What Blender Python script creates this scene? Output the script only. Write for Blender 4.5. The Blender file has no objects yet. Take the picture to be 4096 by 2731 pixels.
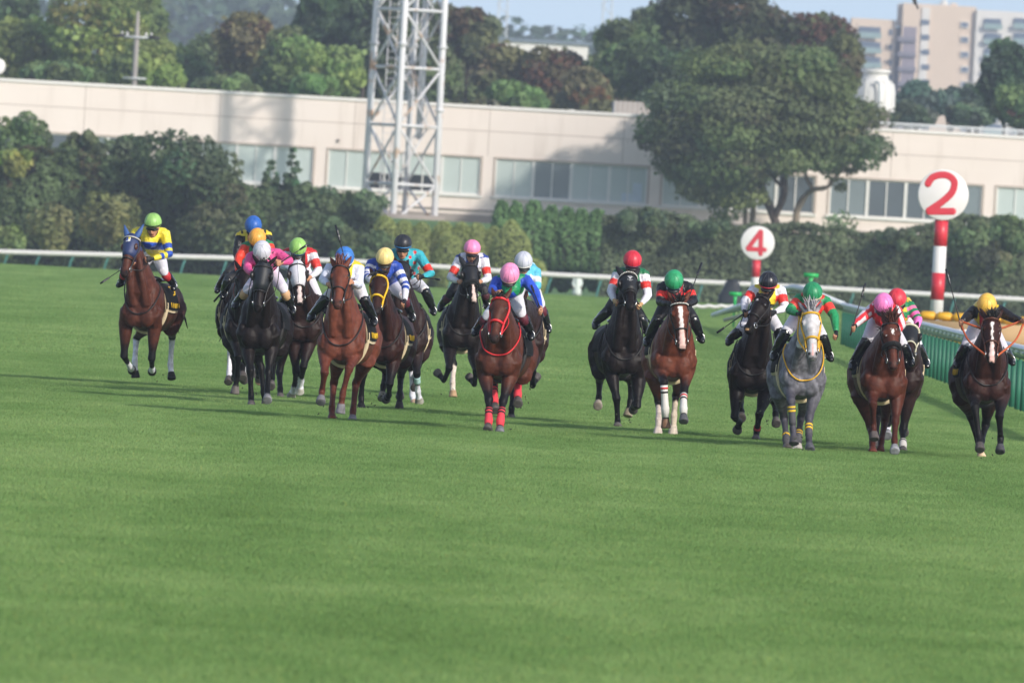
import bpy, math, random
import numpy as np
from mathutils import Vector, Matrix

R = math.radians
rng = np.random.default_rng(7)
random.seed(7)
SC = bpy.context.scene
COL = SC.collection

# ------------------------------------------------------------------ camera
CAM_H = 2.44
FPX = 55206.0                      # focal length in pixels of a 4096 px wide frame
PITCH = -math.atan(267.0 / 31700.0)
ROLL = R(3.2)
cam = bpy.data.cameras.new('camera')
cam.sensor_width = 36.0
cam.lens = 36.0 * FPX / 4096.0
cam.clip_start = 1.0
cam.clip_end = 20000.0
camo = bpy.data.objects.new('camera', cam)
COL.objects.link(camo)
SC.camera = camo
FW = np.array([0.0, math.cos(PITCH), math.sin(PITCH)])
R0 = np.array([1.0, 0.0, 0.0])
U0 = np.array([0.0, -math.sin(PITCH), math.cos(PITCH)])
RT = R0 * math.cos(ROLL) + U0 * math.sin(ROLL)
UP = U0 * math.cos(ROLL) - R0 * math.sin(ROLL)
CP = np.array([0.0, 0.0, CAM_H])
m = Matrix(((RT[0], UP[0], -FW[0], 0), (RT[1], UP[1], -FW[1], 0), (RT[2], UP[2], -FW[2], CAM_H), (0, 0, 0, 1)))
camo.matrix_world = m
cam.dof.use_dof = True
cam.dof.focus_distance = 163.0
cam.dof.aperture_fstop = 9.0

# ------------------------------------------------------------------ sky, sun, exposure
SUN_EL, SUN_AZ = R(27.5), R(42.0)      # azimuth: how far the sun stands to the right of straight behind the camera
sd = np.array([math.sin(SUN_AZ) * math.cos(SUN_EL), -math.cos(SUN_AZ) * math.cos(SUN_EL), math.sin(SUN_EL)])
world = bpy.data.worlds.new("World")
SC.world = world
world.use_nodes = True
nt = world.node_tree
bg = nt.nodes['Background']
sky = nt.nodes.new('ShaderNodeTexSky')
sky.sky_type = 'NISHITA'
sky.sun_disc = False
sky.sun_elevation = SUN_EL
sky.sun_rotation = math.atan2(sd[0], sd[1])
sky.air_density = 1.0
sky.dust_density = 1.3
sky.ozone_density = 1.2
stc = nt.nodes.new('ShaderNodeTexCoord')
sva = nt.nodes.new('ShaderNodeVectorMath')
sva.operation = 'ADD'
sva.inputs[1].default_value = (0, 0, 0.17)          # a clear day: the blue comes down to the horizon
nt.links.new(stc.outputs['Generated'], sva.inputs[0])
nt.links.new(sva.outputs[0], sky.inputs[0])
hsv = nt.nodes.new('ShaderNodeHueSaturation')      # a milky autumn sky
hsv.inputs['Saturation'].default_value = 0.72
nt.links.new(sky.outputs[0], hsv.inputs['Color'])
nt.links.new(hsv.outputs[0], bg.inputs[0])
bg.inputs[1].default_value = 0.15
sl = bpy.data.lights.new('sun', 'SUN')
sl.energy = 2.6
sl.angle = R(2.0)
sl.color = (1.0, 0.93, 0.82)
so = bpy.data.objects.new('sun', sl)
COL.objects.link(so)
so.rotation_euler = Vector(sd).to_track_quat('Z', 'Y').to_euler()
SC.view_settings.view_transform = 'Standard'
SC.view_settings.look = 'None'
SC.view_settings.exposure = 0.60
SC.view_settings.gamma = 1.0

# ------------------------------------------------------------------ pixel <-> place
def ray(px, py):
    return FW + RT * ((px - 2048.0) / FPX) - UP * ((py - 1365.5) / FPX)
def P4(px, py, D):
    d = ray(px, py)
    return CP + d * (D / d[1])
def P2(px, py, D):
    return P4(px * 4096 / 2352, py * 4096 / 2352, D)
def PM(D):                             # pixels of the 2352 px frame per metre at distance D
    return 31700.0 / D

def lin(h):
    h = h.lstrip('#')
    v = np.array([int(h[i:i + 2], 16) / 255 for i in (0, 2, 4)])
    return np.where(v <= 0.04045, v / 12.92, ((v + 0.055) / 1.055) ** 2.4)

# ------------------------------------------------------------------ materials
MATS = {}
def nodes(name):
    mt = bpy.data.materials.new(name)
    mt.use_nodes = True
    n = mt.node_tree
    return mt, n, n.nodes['Principled BSDF']
def mat(name, col, rough=0.6, spec=0.5, var=0.18, scale=6.0, metal=0.0, bump=0.0, bscale=60.0, sheen=0.0, coat=0.0):
    """plain paint / cloth / leather: a base colour with noise variation and fine bump"""
    if name in MATS:
        return MATS[name]
    if isinstance(col, str):
        col = lin(col)
    mt, n, b = nodes(name)
    tc = n.nodes.new('ShaderNodeTexCoord')
    nz = n.nodes.new('ShaderNodeTexNoise')
    nz.inputs['Scale'].default_value = scale
    nz.inputs['Detail'].default_value = 4
    n.links.new(tc.outputs['Object'], nz.inputs['Vector'])
    mx = n.nodes.new('ShaderNodeMix')
    mx.data_type = 'RGBA'
    mx.inputs['A'].default_value = (*[float(c) * (1 - var) for c in col], 1)
    mx.inputs['B'].default_value = (*[min(1, float(c) * (1 + var)) for c in col], 1)
    n.links.new(nz.outputs['Fac'], mx.inputs['Factor'])
    n.links.new(mx.outputs['Result'], b.inputs['Base Color'])
    b.inputs['Roughness'].default_value = rough
    b.inputs['Specular IOR Level'].default_value = spec
    b.inputs['Metallic'].default_value = metal
    if sheen:
        b.inputs['Sheen Weight'].default_value = sheen
    if coat:
        b.inputs['Coat Weight'].default_value = coat
    if bump:
        nb = n.nodes.new('ShaderNodeTexNoise')
        nb.inputs['Scale'].default_value = bscale
        nb.inputs['Detail'].default_value = 3
        n.links.new(tc.outputs['Object'], nb.inputs['Vector'])
        bp = n.nodes.new('ShaderNodeBump')
        bp.inputs['Strength'].default_value = bump
        bp.inputs['Distance'].default_value = 0.02
        n.links.new(nb.outputs['Fac'], bp.inputs['Height'])
        n.links.new(bp.outputs['Normal'], b.inputs['Normal'])
    MATS[name] = mt
    return mt
def mat_attr(name, rough=0.5, spec=0.4, var=0.2, scale=30.0, sheen=0.0, bump=0.0, bscale=40.0, trans=0.0, bdist=0.02):
    """colour comes from the mesh's own 'Col' attribute (coat, silks, leaves), broken up with noise"""
    if name in MATS:
        return MATS[name]
    mt, n, b = nodes(name)
    at = n.nodes.new('ShaderNodeAttribute')
    at.attribute_name = 'Col'
    tc = n.nodes.new('ShaderNodeTexCoord')
    nz = n.nodes.new('ShaderNodeTexNoise')
    nz.inputs['Scale'].default_value = scale
    nz.inputs['Detail'].default_value = 4
    n.links.new(tc.outputs['Object'], nz.inputs['Vector'])
    mr = n.nodes.new('ShaderNodeMapRange')
    mr.inputs['From Min'].default_value = 0.3
    mr.inputs['From Max'].default_value = 0.7
    mr.inputs['To Min'].default_value = 1 - var
    mr.inputs['To Max'].default_value = 1 + var
    n.links.new(nz.outputs['Fac'], mr.inputs['Value'])
    vm = n.nodes.new('ShaderNodeVectorMath')
    vm.operation = 'SCALE'
    n.links.new(at.outputs['Color'], vm.inputs[0])
    n.links.new(mr.outputs['Result'], vm.inputs['Scale'])
    n.links.new(vm.outputs['Vector'], b.inputs['Base Color'])
    b.inputs['Roughness'].default_value = rough
    b.inputs['Specular IOR Level'].default_value = spec
    if sheen:
        b.inputs['Sheen Weight'].default_value = sheen
    if bump:
        nb = n.nodes.new('ShaderNodeTexNoise')
        nb.inputs['Scale'].default_value = bscale
        nb.inputs['Detail'].default_value = 3
        n.links.new(tc.outputs['Object'], nb.inputs['Vector'])
        bp = n.nodes.new('ShaderNodeBump')
        bp.inputs['Strength'].default_value = bump
        bp.inputs['Distance'].default_value = bdist
        n.links.new(nb.outputs['Fac'], bp.inputs['Height'])
        n.links.new(bp.outputs['Normal'], b.inputs['Normal'])
    if trans:
        out = n.nodes['Material Output']
        tr = n.nodes.new('ShaderNodeBsdfTranslucent')
        n.links.new(vm.outputs['Vector'], tr.inputs['Color'])
        ms = n.nodes.new('ShaderNodeMixShader')
        ms.inputs[0].default_value = trans
        n.links.new(b.outputs[0], ms.inputs[1])
        n.links.new(tr.outputs[0], ms.inputs[2])
        n.links.new(ms.outputs[0], out.inputs['Surface'])
    MATS[name] = mt
    return mt

# ------------------------------------------------------------------ geometry (each shape: verts Nx3, list of faces)
def unit(v):
    v = np.asarray(v, float)
    return v / (np.linalg.norm(v) + 1e-12)
def join(shapes):
    V, F, o = [], [], 0
    for v, f in shapes:
        V.append(np.asarray(v, float))
        F += [[i + o for i in q] for q in f]
        o += len(v)
    return np.concatenate(V), F
def rings(rs, closed=False):
    """rs: list of (n,3) rings -> closed skin with capped ends"""
    n = len(rs[0])
    V = np.concatenate(rs)
    F = []
    for k in range(len(rs) - 1):
        a, b = k * n, (k + 1) * n
        for i in range(n):
            j = (i + 1) % n
            F.append([a + i, a + j, b + j, b + i])
    F.append(list(range(n - 1, -1, -1)))
    e = (len(rs) - 1) * n
    F.append([e + i for i in range(n)])
    return V, F
def loft(st, n=16, sq=1.0):
    """st: (centre, axis_a, axis_b) with the semi-axes as vectors"""
    t = np.linspace(0, 2 * math.pi, n, endpoint=False)
    c, s = np.cos(t), np.sin(t)
    if sq != 1.0:
        c = np.sign(c) * np.abs(c) ** sq
        s = np.sign(s) * np.abs(s) ** sq
    return rings([np.asarray(p)[None] + c[:, None] * np.asarray(a)[None] + s[:, None] * np.asarray(b)[None] for p, a, b in st])
def tube(pts, rad, n=10, flat=1.0, up=None, roundcap=True):
    """a round (or flattened) limb through pts"""
    pts = [np.asarray(p, float) for p in pts]
    if np.isscalar(rad):
        rad = [rad] * len(pts)
    st = []
    tg = []
    for i in range(len(pts)):
        a = pts[max(i - 1, 0)]
        b = pts[min(i + 1, len(pts) - 1)]
        tg.append(unit(b - a))
    x = np.asarray(up, float) if up is not None else (np.array([1.0, 0, 0]) if abs(tg[0][0]) < 0.8 else np.array([0, 0, 1.0]))
    if roundcap:
        st.append((pts[0] - tg[0] * rad[0] * 0.6, 0.45 * rad[0], 0))
    for i, p in enumerate(pts):
        st.append((p, rad[i], i))
    if roundcap:
        st.append((pts[-1] + tg[-1] * rad[-1] * 0.6, 0.45 * rad[-1], len(pts) - 1))
    out = []
    for p, r, i in st:
        x = unit(x - tg[i] * np.dot(x, tg[i]))
        y = np.cross(tg[i], x)
        out.append((p, x * r, y * r * flat))
    return loft(out, n)
def ell(c, ax, n=14, k=9):
    """ellipsoid; ax = three semi-axis vectors or lengths"""
    if np.isscalar(ax[0]):
        ax = np.diag(ax)
    c = np.asarray(c, float)
    ph = np.linspace(0.08, math.pi - 0.08, k)
    return loft([(c + np.asarray(ax[2]) * math.cos(p), np.asarray(ax[0]) * math.sin(p), np.asarray(ax[1]) * math.sin(p)) for p in ph], n)
def box(c, h, rz=0.0):
    """box with centre c, half sizes h"""
    c = np.asarray(c, float)
    ca, sa = math.cos(rz), math.sin(rz)
    V = []
    for z in (-1, 1):
        for x, y in ((-1, -1), (1, -1), (1, 1), (-1, 1)):
            X, Y = x * h[0], y * h[1]
            V.append(c + np.array([X * ca - Y * sa, X * sa + Y * ca, z * h[2]]))
    return np.array(V), [[3, 2, 1, 0], [4, 5, 6, 7], [0, 1, 5, 4], [1, 2, 6, 5], [2, 3, 7, 6], [3, 0, 4, 7]]
def smooth_path(pts, k=6):
    """Catmull-Rom through pts"""
    pts = [np.asarray(p, float) for p in pts]
    if len(pts) < 3:
        return [pts[0] + (pts[1] - pts[0]) * t for t in np.linspace(0, 1, k + 1)]
    q = [2 * pts[0] - pts[1]] + pts + [2 * pts[-1] - pts[-2]]
    out = []
    for i in range(1, len(q) - 2):
        for t in np.linspace(0, 1, k, endpoint=False):
            a, b, c, d = q[i - 1], q[i], q[i + 1], q[i + 2]
            out.append(0.5 * ((2 * b) + (c - a) * t + (2 * a - 5 * b + 4 * c - d) * t * t + (3 * b - a - 3 * c + d) * t ** 3))
    out.append(pts[-1])
    return out

def new_mesh(name, V, F, smooth=True, col=None):
    me = bpy.data.meshes.new(name)
    V = np.asarray(V, np.float32)
    if isinstance(F, np.ndarray):
        nf, k = F.shape
        me.vertices.add(len(V))
        me.vertices.foreach_set('co', V.ravel())
        me.loops.add(nf * k)
        me.loops.foreach_set('vertex_index', F.astype(np.int32).ravel())
        me.polygons.add(nf)
        me.polygons.foreach_set('loop_start', np.arange(0, nf * k, k, dtype=np.int32))
        me.update(calc_edges=True)
    else:
        me.from_pydata(V.tolist(), [], F)
    if smooth:
        me.polygons.foreach_set('use_smooth', np.ones(len(me.polygons), bool))
    if col is not None:
        at = me.color_attributes.new('Col', 'FLOAT_COLOR', 'POINT')
        c4 = np.ones((len(V), 4), np.float32)
        c4[:, :3] = col
        at.data.foreach_set('color', c4.ravel())
    return me
def put(name, shapes, m, parent=None, loc=None, smooth=True, col=None):
    """link ONE mesh object; shapes in world space, stored relative to loc (or to the parent's place)"""
    V, F = shapes if isinstance(shapes, tuple) else join(shapes)
    base = np.array(parent['_base']) if parent is not None else (np.asarray(loc, float) if loc is not None else np.zeros(3))
    me = new_mesh(name, np.asarray(V) - base, F, smooth, col)
    if m is not None:
        for q in (m if isinstance(m, (list, tuple)) else [m]):
            me.materials.append(q)
    o = bpy.data.objects.new(name, me)
    COL.objects.link(o)
    if parent is not None:
        o.parent = parent
    else:
        o.location = base
    o['_base'] = [float(q) for q in base]
    return o
def empty(name, loc):
    o = bpy.data.objects.new(name, None)
    COL.objects.link(o)
    o.location = loc
    o['_base'] = [float(q) for q in loc]
    return o
def tag(o, label=None, cat=None, group=None, kind=None):
    for k, v in (('label', label), ('category', cat), ('group', group), ('kind', kind)):
        if v:
            o[k] = v
    return o
def fuse(shapes, voxel, iters=4, fac=0.5):
    """one continuous skin over overlapping shapes"""
    V, F = join(shapes)
    c = V.mean(0)
    me = bpy.data.meshes.new('tmp')
    me.from_pydata((V - c).tolist(), [], F)
    o = bpy.data.objects.new('tmp', me)
    COL.objects.link(o)
    md = o.modifiers.new('r', 'REMESH')
    md.mode = 'VOXEL'
    md.voxel_size = voxel
    ms = o.modifiers.new('s', 'SMOOTH')
    ms.factor = fac
    ms.iterations = iters
    dg = bpy.context.evaluated_depsgraph_get()
    ev = o.evaluated_get(dg)
    m2 = ev.to_mesh()
    v = np.empty(len(m2.vertices) * 3, np.float32)
    m2.vertices.foreach_get('co', v)
    v = v.reshape(-1, 3).astype(float) + c
    n = len(m2.polygons)
    li = np.empty(len(m2.loops), np.int32)
    m2.loops.foreach_get('vertex_index', li)
    f = li.reshape(n, 4) if len(li) == 4 * n else [list(p.vertices) for p in m2.polygons]
    ev.to_mesh_clear()
    bpy.data.objects.remove(o)
    bpy.data.meshes.remove(me)
    return v, f
def seg_param(V, a, b):
    d = b - a
    t = np.clip(((V - a) @ d) / (d @ d + 1e-12), 0, 1)
    return t, np.linalg.norm(V - (a + t[:, None] * d), axis=1)
def sstep(x, a, b):
    t = np.clip((x - a) / (b - a + 1e-9), 0, 1)
    return t * t * (3 - 2 * t)
def hnoise(V, s, seed=0):
    """cheap smooth noise -1..1 from a few sines"""
    r = np.random.default_rng(seed)
    out = 0
    for k in range(5):
        w = r.normal(size=3) * s * (1 + 0.5 * k)
        out = out + np.sin(V @ w + r.uniform(0, 6.28)) / (1 + 0.4 * k)
    return out / 2.6

S = 0.87                               # metres per unit of the first distance estimate
M_STRAP = mat('dark_strap', '#1d191a', rough=0.5, var=0.3)
M_STEEL = mat('steel', '#c8c8c8', rough=0.25, metal=0.9)
# ================================================================== the ground
def gz(y):
    """height of the ground: flat turf, a dip beyond the crest, then the bank behind the hedges"""
    y = np.asarray(y, float)
    return -.95 * sstep(y, 488, 610) + 3.4 * sstep(y, 690, 765)
ys = np.unique(np.concatenate([np.linspace(-60, 470, 30), np.linspace(470, 800, 70), np.linspace(800, 6000, 30)]))
xs = np.unique(np.concatenate([np.linspace(-2500, -60, 12), np.linspace(-60, 60, 13), np.linspace(60, 2500, 12)]))
GX, GY = np.meshgrid(xs, ys)
GV = np.stack([GX, GY, gz(GY)], 2).reshape(-1, 3)
nx, ny = len(xs), len(ys)
ii = (np.arange(ny - 1)[:, None] * nx + np.arange(nx - 1)[None]).ravel()
GF = np.stack([ii, ii + 1, ii + nx + 1, ii + nx], 1)
def turf_mat(name, soil):
    mt, n, b = nodes(name)
    ge = n.nodes.new('ShaderNodeNewGeometry')
    mp = n.nodes.new('ShaderNodeMapping')
    mp.inputs['Scale'].default_value = (1, .30, 1)
    n.links.new(ge.outputs['Position'], mp.inputs['Vector'])
    acc = None
    def noise(sc, det):
        nz = n.nodes.new('ShaderNodeTexNoise')
        nz.inputs['Scale'].default_value = sc
        nz.inputs['Detail'].default_value = det
        n.links.new(mp.outputs[0], nz.inputs['Vector'])
        return nz
    a, c, e = noise(.35, 5), noise(1.6, 4), noise(.09, 3)
    def mul(x, k):
        mm = n.nodes.new('ShaderNodeMath'); mm.operation = 'MULTIPLY'; mm.inputs[1].default_value = k
        n.links.new(x, mm.inputs[0]); return mm.outputs[0]
    def add(x, y):
        mm = n.nodes.new('ShaderNodeMath'); mm.operation = 'ADD'
        n.links.new(x, mm.inputs[0]); n.links.new(y, mm.inputs[1]); return mm.outputs[0]
    mp2 = n.nodes.new('ShaderNodeMapping')
    mp2.inputs['Scale'].default_value = (.55, .012, 1)
    n.links.new(ge.outputs['Position'], mp2.inputs['Vector'])
    bn = n.nodes.new('ShaderNodeTexNoise')
    bn.inputs['Scale'].default_value = 1.0
    bn.inputs['Detail'].default_value = 2
    n.links.new(mp2.outputs[0], bn.inputs['Vector'])
    v = add(add(add(mul(a.outputs['Fac'], .34), mul(c.outputs['Fac'], .26)), mul(e.outputs['Fac'], .18)), mul(bn.outputs['Fac'], .22))
    cr = n.nodes.new('ShaderNodeValToRGB')
    if soil:
        stops = ((.36, '#4c6a38'), (.5, '#5a7a42'), (.62, '#69884c'))
    else:
        stops = ((.28, '#6c8d4c'), (.46, '#80a15e'), (.56, '#92af6c'), (.74, '#a7bc7e'))
    els = cr.color_ramp.elements
    els[0].position, els[0].color = stops[0][0], (*lin(stops[0][1]), 1)
    els[1].position, els[1].color = stops[-1][0], (*lin(stops[-1][1]), 1)
    for p, c_ in stops[1:-1]:
        q = els.new(p); q.color = (*lin(c_), 1)
    n.links.new(v, cr.inputs[0])
    colr = cr.outputs[0]
    if not soil:
        at = n.nodes.new('ShaderNodeAttribute'); at.attribute_name = 'Col'
        mx = n.nodes.new('ShaderNodeMix'); mx.data_type = 'RGBA'; mx.blend_type = 'MULTIPLY'
        mx.inputs['Factor'].default_value = 1.0
        n.links.new(colr, mx.inputs['A']); n.links.new(at.outputs['Color'], mx.inputs['B'])
        colr = mx.outputs['Result']
        tr = n.nodes.new('ShaderNodeBsdfTranslucent')
        n.links.new(colr, tr.inputs['Color'])
        ms = n.nodes.new('ShaderNodeMixShader'); ms.inputs[0].default_value = .5
        n.links.new(b.outputs[0], ms.inputs[1]); n.links.new(tr.outputs[0], ms.inputs[2])
        n.links.new(ms.outputs[0], n.nodes['Material Output'].inputs['Surface'])
    n.links.new(colr, b.inputs['Base Color'])
    b.inputs['Roughness'].default_value = .75
    b.inputs['Specular IOR Level'].default_value = .2
    return mt
M_TURF = turf_mat('turf_ground', True)
M_BLADE = turf_mat('grass_blades', False)
turf = put('turf', (GV, GF), M_TURF)
tag(turf, kind='structure')

# grass: patches of single blades, one stuff object (points that carry the patches)
def patch(nb, h, w, seed):
    g = np.random.default_rng(seed)
    x, y = g.uniform(-.55, .55, nb), g.uniform(-.55, .55, nb)
    clump = .75 + .35 * np.sin(x * 7 + seed) * np.sin(y * 6)
    hh = h * g.uniform(.7, 1.1, nb) * (.5 + .5 * clump)
    an = g.uniform(0, 6.283, nb)
    ln = g.normal(0, .30, (nb, 2)) * hh[:, None]
    ww = w * g.uniform(.7, 1.3, nb)
    B = np.stack([x, y, np.full(nb, -.01)], 1)
    sx = np.stack([np.cos(an) * ww, np.sin(an) * ww, np.zeros(nb)], 1)
    M = B + np.stack([ln[:, 0] * .35, ln[:, 1] * .35, hh * .6], 1)
    T = B + np.stack([ln[:, 0], ln[:, 1], hh], 1)
    V = np.stack([B - sx, B + sx, M + sx * .8, M - sx * .8, T], 1).reshape(-1, 3)
    o = np.arange(nb)[:, None] * 5
    F = np.concatenate([o + np.array([[0, 1, 2]]), o + np.array([[0, 2, 3]]), o + np.array([[3, 2, 4]])])
    c = np.ones((nb, 3)) * g.uniform(.84, 1.14, nb)[:, None] * (1 + g.normal(0, .04, (nb, 3)))
    dry = g.random(nb) < .035
    c[dry] *= np.array([1.5, 1.15, 1.0])
    return V, F, np.repeat(c, 5, 0)
pts = []
for (y0, y1, st) in ((68, 215, .8), (215, 500, 1.0)):
    y = y0
    while y < y1:
        hw = .0385 * y + 2.2
        n_ = int(2 * hw / st) + 1
        for x in np.linspace(-hw, hw, n_):
            pts.append((x + rng.uniform(-.12, .12), y + rng.uniform(-.12, .12), 0))
        y += st
pts = np.array(pts)
pts[:, 2] = gz(pts[:, 1])
pm = bpy.data.meshes.new('grass')
pm.from_pydata(pts.tolist(), [], [])
aid = pm.attributes.new('pid', 'INT', 'POINT')
near = pts[:, 1] < 215
aid.data.foreach_set('value', np.where(near, rng.integers(0, 3, len(pts)), 3 + rng.integers(0, 2, len(pts))).astype(np.int32))
grass = bpy.data.objects.new('grass', pm)
COL.objects.link(grass)
tag(grass, kind='stuff')
pc = bpy.data.collections.new('grass_patches')
COL.children.link(pc)
for i, (nb, h, w) in enumerate(((2200, .060, .0042), (2200, .064, .0042), (2200, .056, .0045), (800, .060, .0095), (800, .065, .0095))):
    V, F, c = patch(nb, h, w, i + 1)
    me = new_mesh('grass_patch', V, F, False, c)
    me.materials.append(M_BLADE)
    o = bpy.data.objects.new('grass_patch', me)
    pc.objects.link(o)
    o.location = (-7.5 + i * 3.4, 118 + 9 * i if i < 3 else 260, 0)
    o.parent = grass
    tag(o, kind='stuff')
ng = bpy.data.node_groups.new('scatter', 'GeometryNodeTree')
ng.interface.new_socket('Geometry', in_out='INPUT', socket_type='NodeSocketGeometry')
ng.interface.new_socket('Geometry', in_out='OUTPUT', socket_type='NodeSocketGeometry')
gi, go = ng.nodes.new('NodeGroupInput'), ng.nodes.new('NodeGroupOutput')
iop = ng.nodes.new('GeometryNodeInstanceOnPoints')
ci = ng.nodes.new('GeometryNodeCollectionInfo')
ci.inputs['Collection'].default_value = pc
ci.inputs['Separate Children'].default_value = True
ci.inputs['Reset Children'].default_value = True
iop.inputs['Pick Instance'].default_value = True
na = ng.nodes.new('GeometryNodeInputNamedAttribute')
na.data_type = 'INT'
na.inputs['Name'].default_value = 'pid'
rv = ng.nodes.new('FunctionNodeRandomValue')
rv.data_type = 'FLOAT_VECTOR'
rv.inputs['Max'].default_value = (0, 0, 6.283)
rs = ng.nodes.new('FunctionNodeRandomValue')
rs.data_type = 'FLOAT'
ng.links.new(gi.outputs[0], iop.inputs['Points'])
ng.links.new(ci.outputs[0], iop.inputs['Instance'])
ng.links.new(na.outputs[0], iop.inputs['Instance Index'])
ng.links.new(rv.outputs[0], iop.inputs['Rotation'])
ng.links.new(iop.outputs[0], go.inputs[0])
gm = grass.modifiers.new('scatter', 'NODES')
gm.node_group = ng

# ================================================================== foliage
M_LEAF = mat_attr('foliage', rough=0.6, spec=0.25, var=0.15, scale=.6, trans=.45)
M_BARK = mat('bark', '#4a4038', rough=.9, var=.35, scale=3, bump=.6, bscale=8)
LEAFGAIN = 3.05
def dull(c, k=.15):
    return c * (1 - k) + k * (c @ np.array([.3, .6, .1]))
def leaves(Pt, Nn, size, cols, g, asp=.7, jit=.55):
    """quads of about `size` at Pt facing roughly Nn"""
    N = len(Pt)
    Nn = Nn + g.normal(0, jit, (N, 3))
    Nn /= np.linalg.norm(Nn, axis=1)[:, None] + 1e-9
    a = np.cross(Nn, g.normal(size=(N, 3)))
    a /= np.linalg.norm(a, axis=1)[:, None] + 1e-9
    b = np.cross(Nn, a)
    s = size * g.uniform(.6, 1.35, N)[:, None]
    V = np.stack([Pt - a * s, Pt - b * s * asp + Nn * s * .15, Pt + a * s, Pt + b * s * asp + Nn * s * .15], 1).reshape(-1, 3)
    F = np.arange(4 * N).reshape(N, 4)
    return V, F, np.repeat(cols, 4, 0)
def blob_points(cs, rs, n, g, inner=.25):
    """points on (and a little inside) a set of ellipsoidal clumps, without those buried in others"""
    cs, rs = np.asarray(cs), np.asarray(rs)
    ragged = inner > .28
    ar = (rs[:, 0] * rs[:, 1] + rs[:, 1] * rs[:, 2] + rs[:, 0] * rs[:, 2])
    k = g.choice(len(cs), n, p=ar / ar.sum())
    d = g.normal(size=(n, 3))
    d /= np.linalg.norm(d, axis=1)[:, None]
    rad = 1 - inner * g.random(n) ** 2 + .05 * g.normal(size=n)
    if ragged:
        sp = g.random(n) < .16
        rad = np.where(sp, rad * g.uniform(1.0, 1.32, n), rad)
    p = cs[k] + d * rs[k] * rad[:, None]
    keep = np.ones(n, bool)
    for c, r in zip(cs, rs):
        q = np.linalg.norm((p - c) / r, axis=1)
        keep &= q > .62
    nn = d / rs[k]
    nn /= np.linalg.norm(nn, axis=1)[:, None]
    return p[keep], nn[keep], k[keep]
def tint(base, k, nclump, n, g, tips=None, tipf=0.0):
    base = dull(lin(base)) * LEAFGAIN * .82
    base[0] = min(base[0], base[1] * 1.02)
    cl = g.uniform(.62, 1.35, nclump)
    hue = g.normal(0, .07, (nclump, 3))
    c = base[None] * cl[k][:, None] * (1 + hue[k]) * g.uniform(.8, 1.2, n)[:, None]
    if tips:
        ct = g.random(nclump) < tipf
        w = (ct[k] & (g.random(n) < .75))[:, None]
        c = np.where(w, 1.4 * dull(lin(tips)) * g.uniform(.7, 1.3, n)[:, None], c)
    return c
def tree(cx, cy, rx, ry, D, color, label, name='tree', leaf=.23, n=5200, clumps=26, tips=None, tipf=0., ybase=None, seed=0, group='trees behind the long building', cat='tree', core=True, lump=.42):
    """crown centred at pixel (cx, cy) of the 2352 px frame with half sizes rx, ry in those pixels, at distance D"""
    g = np.random.default_rng(seed + int(cx * 7 + cy * 3 + D))
    c = P2(cx, cy, D)
    ax, az = rx / PM(D), ry / PM(D)
    ay = ax * .9
    gzz = float(gz(D)) if ybase is None else ybase
    root = empty(name, (c[0], D, gzz))
    tag(root, label, cat, group)
    cs, rs = [], []
    for i in range(clumps):
        d = g.normal(size=3)
        d /= np.linalg.norm(d)
        r = g.uniform(.35, .85) ** .6
        f = g.uniform(lump * .7, lump * 1.15)
        cs.append(c + d * r * np.array([ax, ay, az]) * (1 - f * .75))
        q = f * min(ax, az) * g.uniform(.55, 1.35)
        rs.append((q * 1.2, q * 1.2, q * .85))
    p, nn, k = blob_points(cs, rs, int(n * 1.75), g, .55)
    V, F, col = leaves(p, nn * .8 + np.array([0, 0, .35]), leaf, tint(color, k, clumps, len(p), g, tips, tipf), g, jit=.75)
    put('crown', (V, F), M_LEAF, root, smooth=False, col=col)
    tk = [np.array([c[0], D, gzz - .3]), np.array([c[0] + .1, D, gzz * .5 + c[2] * .5]), c]
    sh = [tube(tk, [max(.16, ax * .07), max(.12, ax * .05), .06], n=8)]
    for i in range(5):
        e = cs[i]
        s0 = tk[1] * .4 + c * .6 - np.array([0, 0, az * .2])
        sh.append(tube([s0, (s0 + e) / 2 + np.array([0, 0, -.1 * az]), e], [max(.08, ax * .03), .06, .03], n=6))
    put('trunk', sh, M_BARK, root)
    return root
DT = 860
YG, DG, BR, OL, BL = '#5e6b2e', '#33452a', '#5a4a30', '#4a5a30', '#3d5048'
tree(60, 130, 105, 150, 872, YG, 'olive green tree at the far left edge beyond the building', n=6500, clumps=34)
tree(225, 95, 130, 160, 868, '#5c6a2c', 'tall yellow green tree behind the concrete utility pole', n=7500, clumps=40)
tree(335, 165, 75, 95, 862, '#5a692f', 'yellow green tree right of the utility pole', n=4500)
tree(440, 185, 75, 85, 880, '#3f4f30', 'dark low tree between the yellow green trees', n=4500, tips='#5a4a34', tipf=.2)
tree(570, 110, 85, 90, 874, '#5a5a34', 'brownish green tree with rust tips left of the dark one', n=5500, tips='#5a4430', tipf=.2)
tree(660, 165, 90, 110, 868, '#4f6030', 'green tree with deep gaps left of the mast', n=5500)
tree(760, 60, 85, 100, 884, '#34462c', 'tall dark tree left of the lattice mast', n=5500, leaf=.38)
tree(765, 165, 70, 80, 862, '#566a30', 'light green tree beside the lattice mast', n=4200)
tree(900, 90, 85, 130, 880, '#3c4a2e', 'dark green tree seen through the lattice mast', n=5500)
tree(985, 160, 60, 95, 870, '#46502f', 'dull green tree at the right leg of the mast', n=4000)
tree(1075, 85, 68, 85, 885, '#4b5236', 'tall thin brownish tree right of the mast with sky gaps', n=2600, leaf=.34, tips='#54442e', tipf=.3, lump=.34)
tree(1160, 165, 70, 80, 880, '#5a5236', 'rusty tree below the sky gap', n=4200, tips='#5f4632', tipf=.25)
tree(1275, 180, 85, 85, 878, '#574c34', 'reddish brown tree in the middle of the sky gap', n=5200, tips='#664632', tipf=.3)
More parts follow.
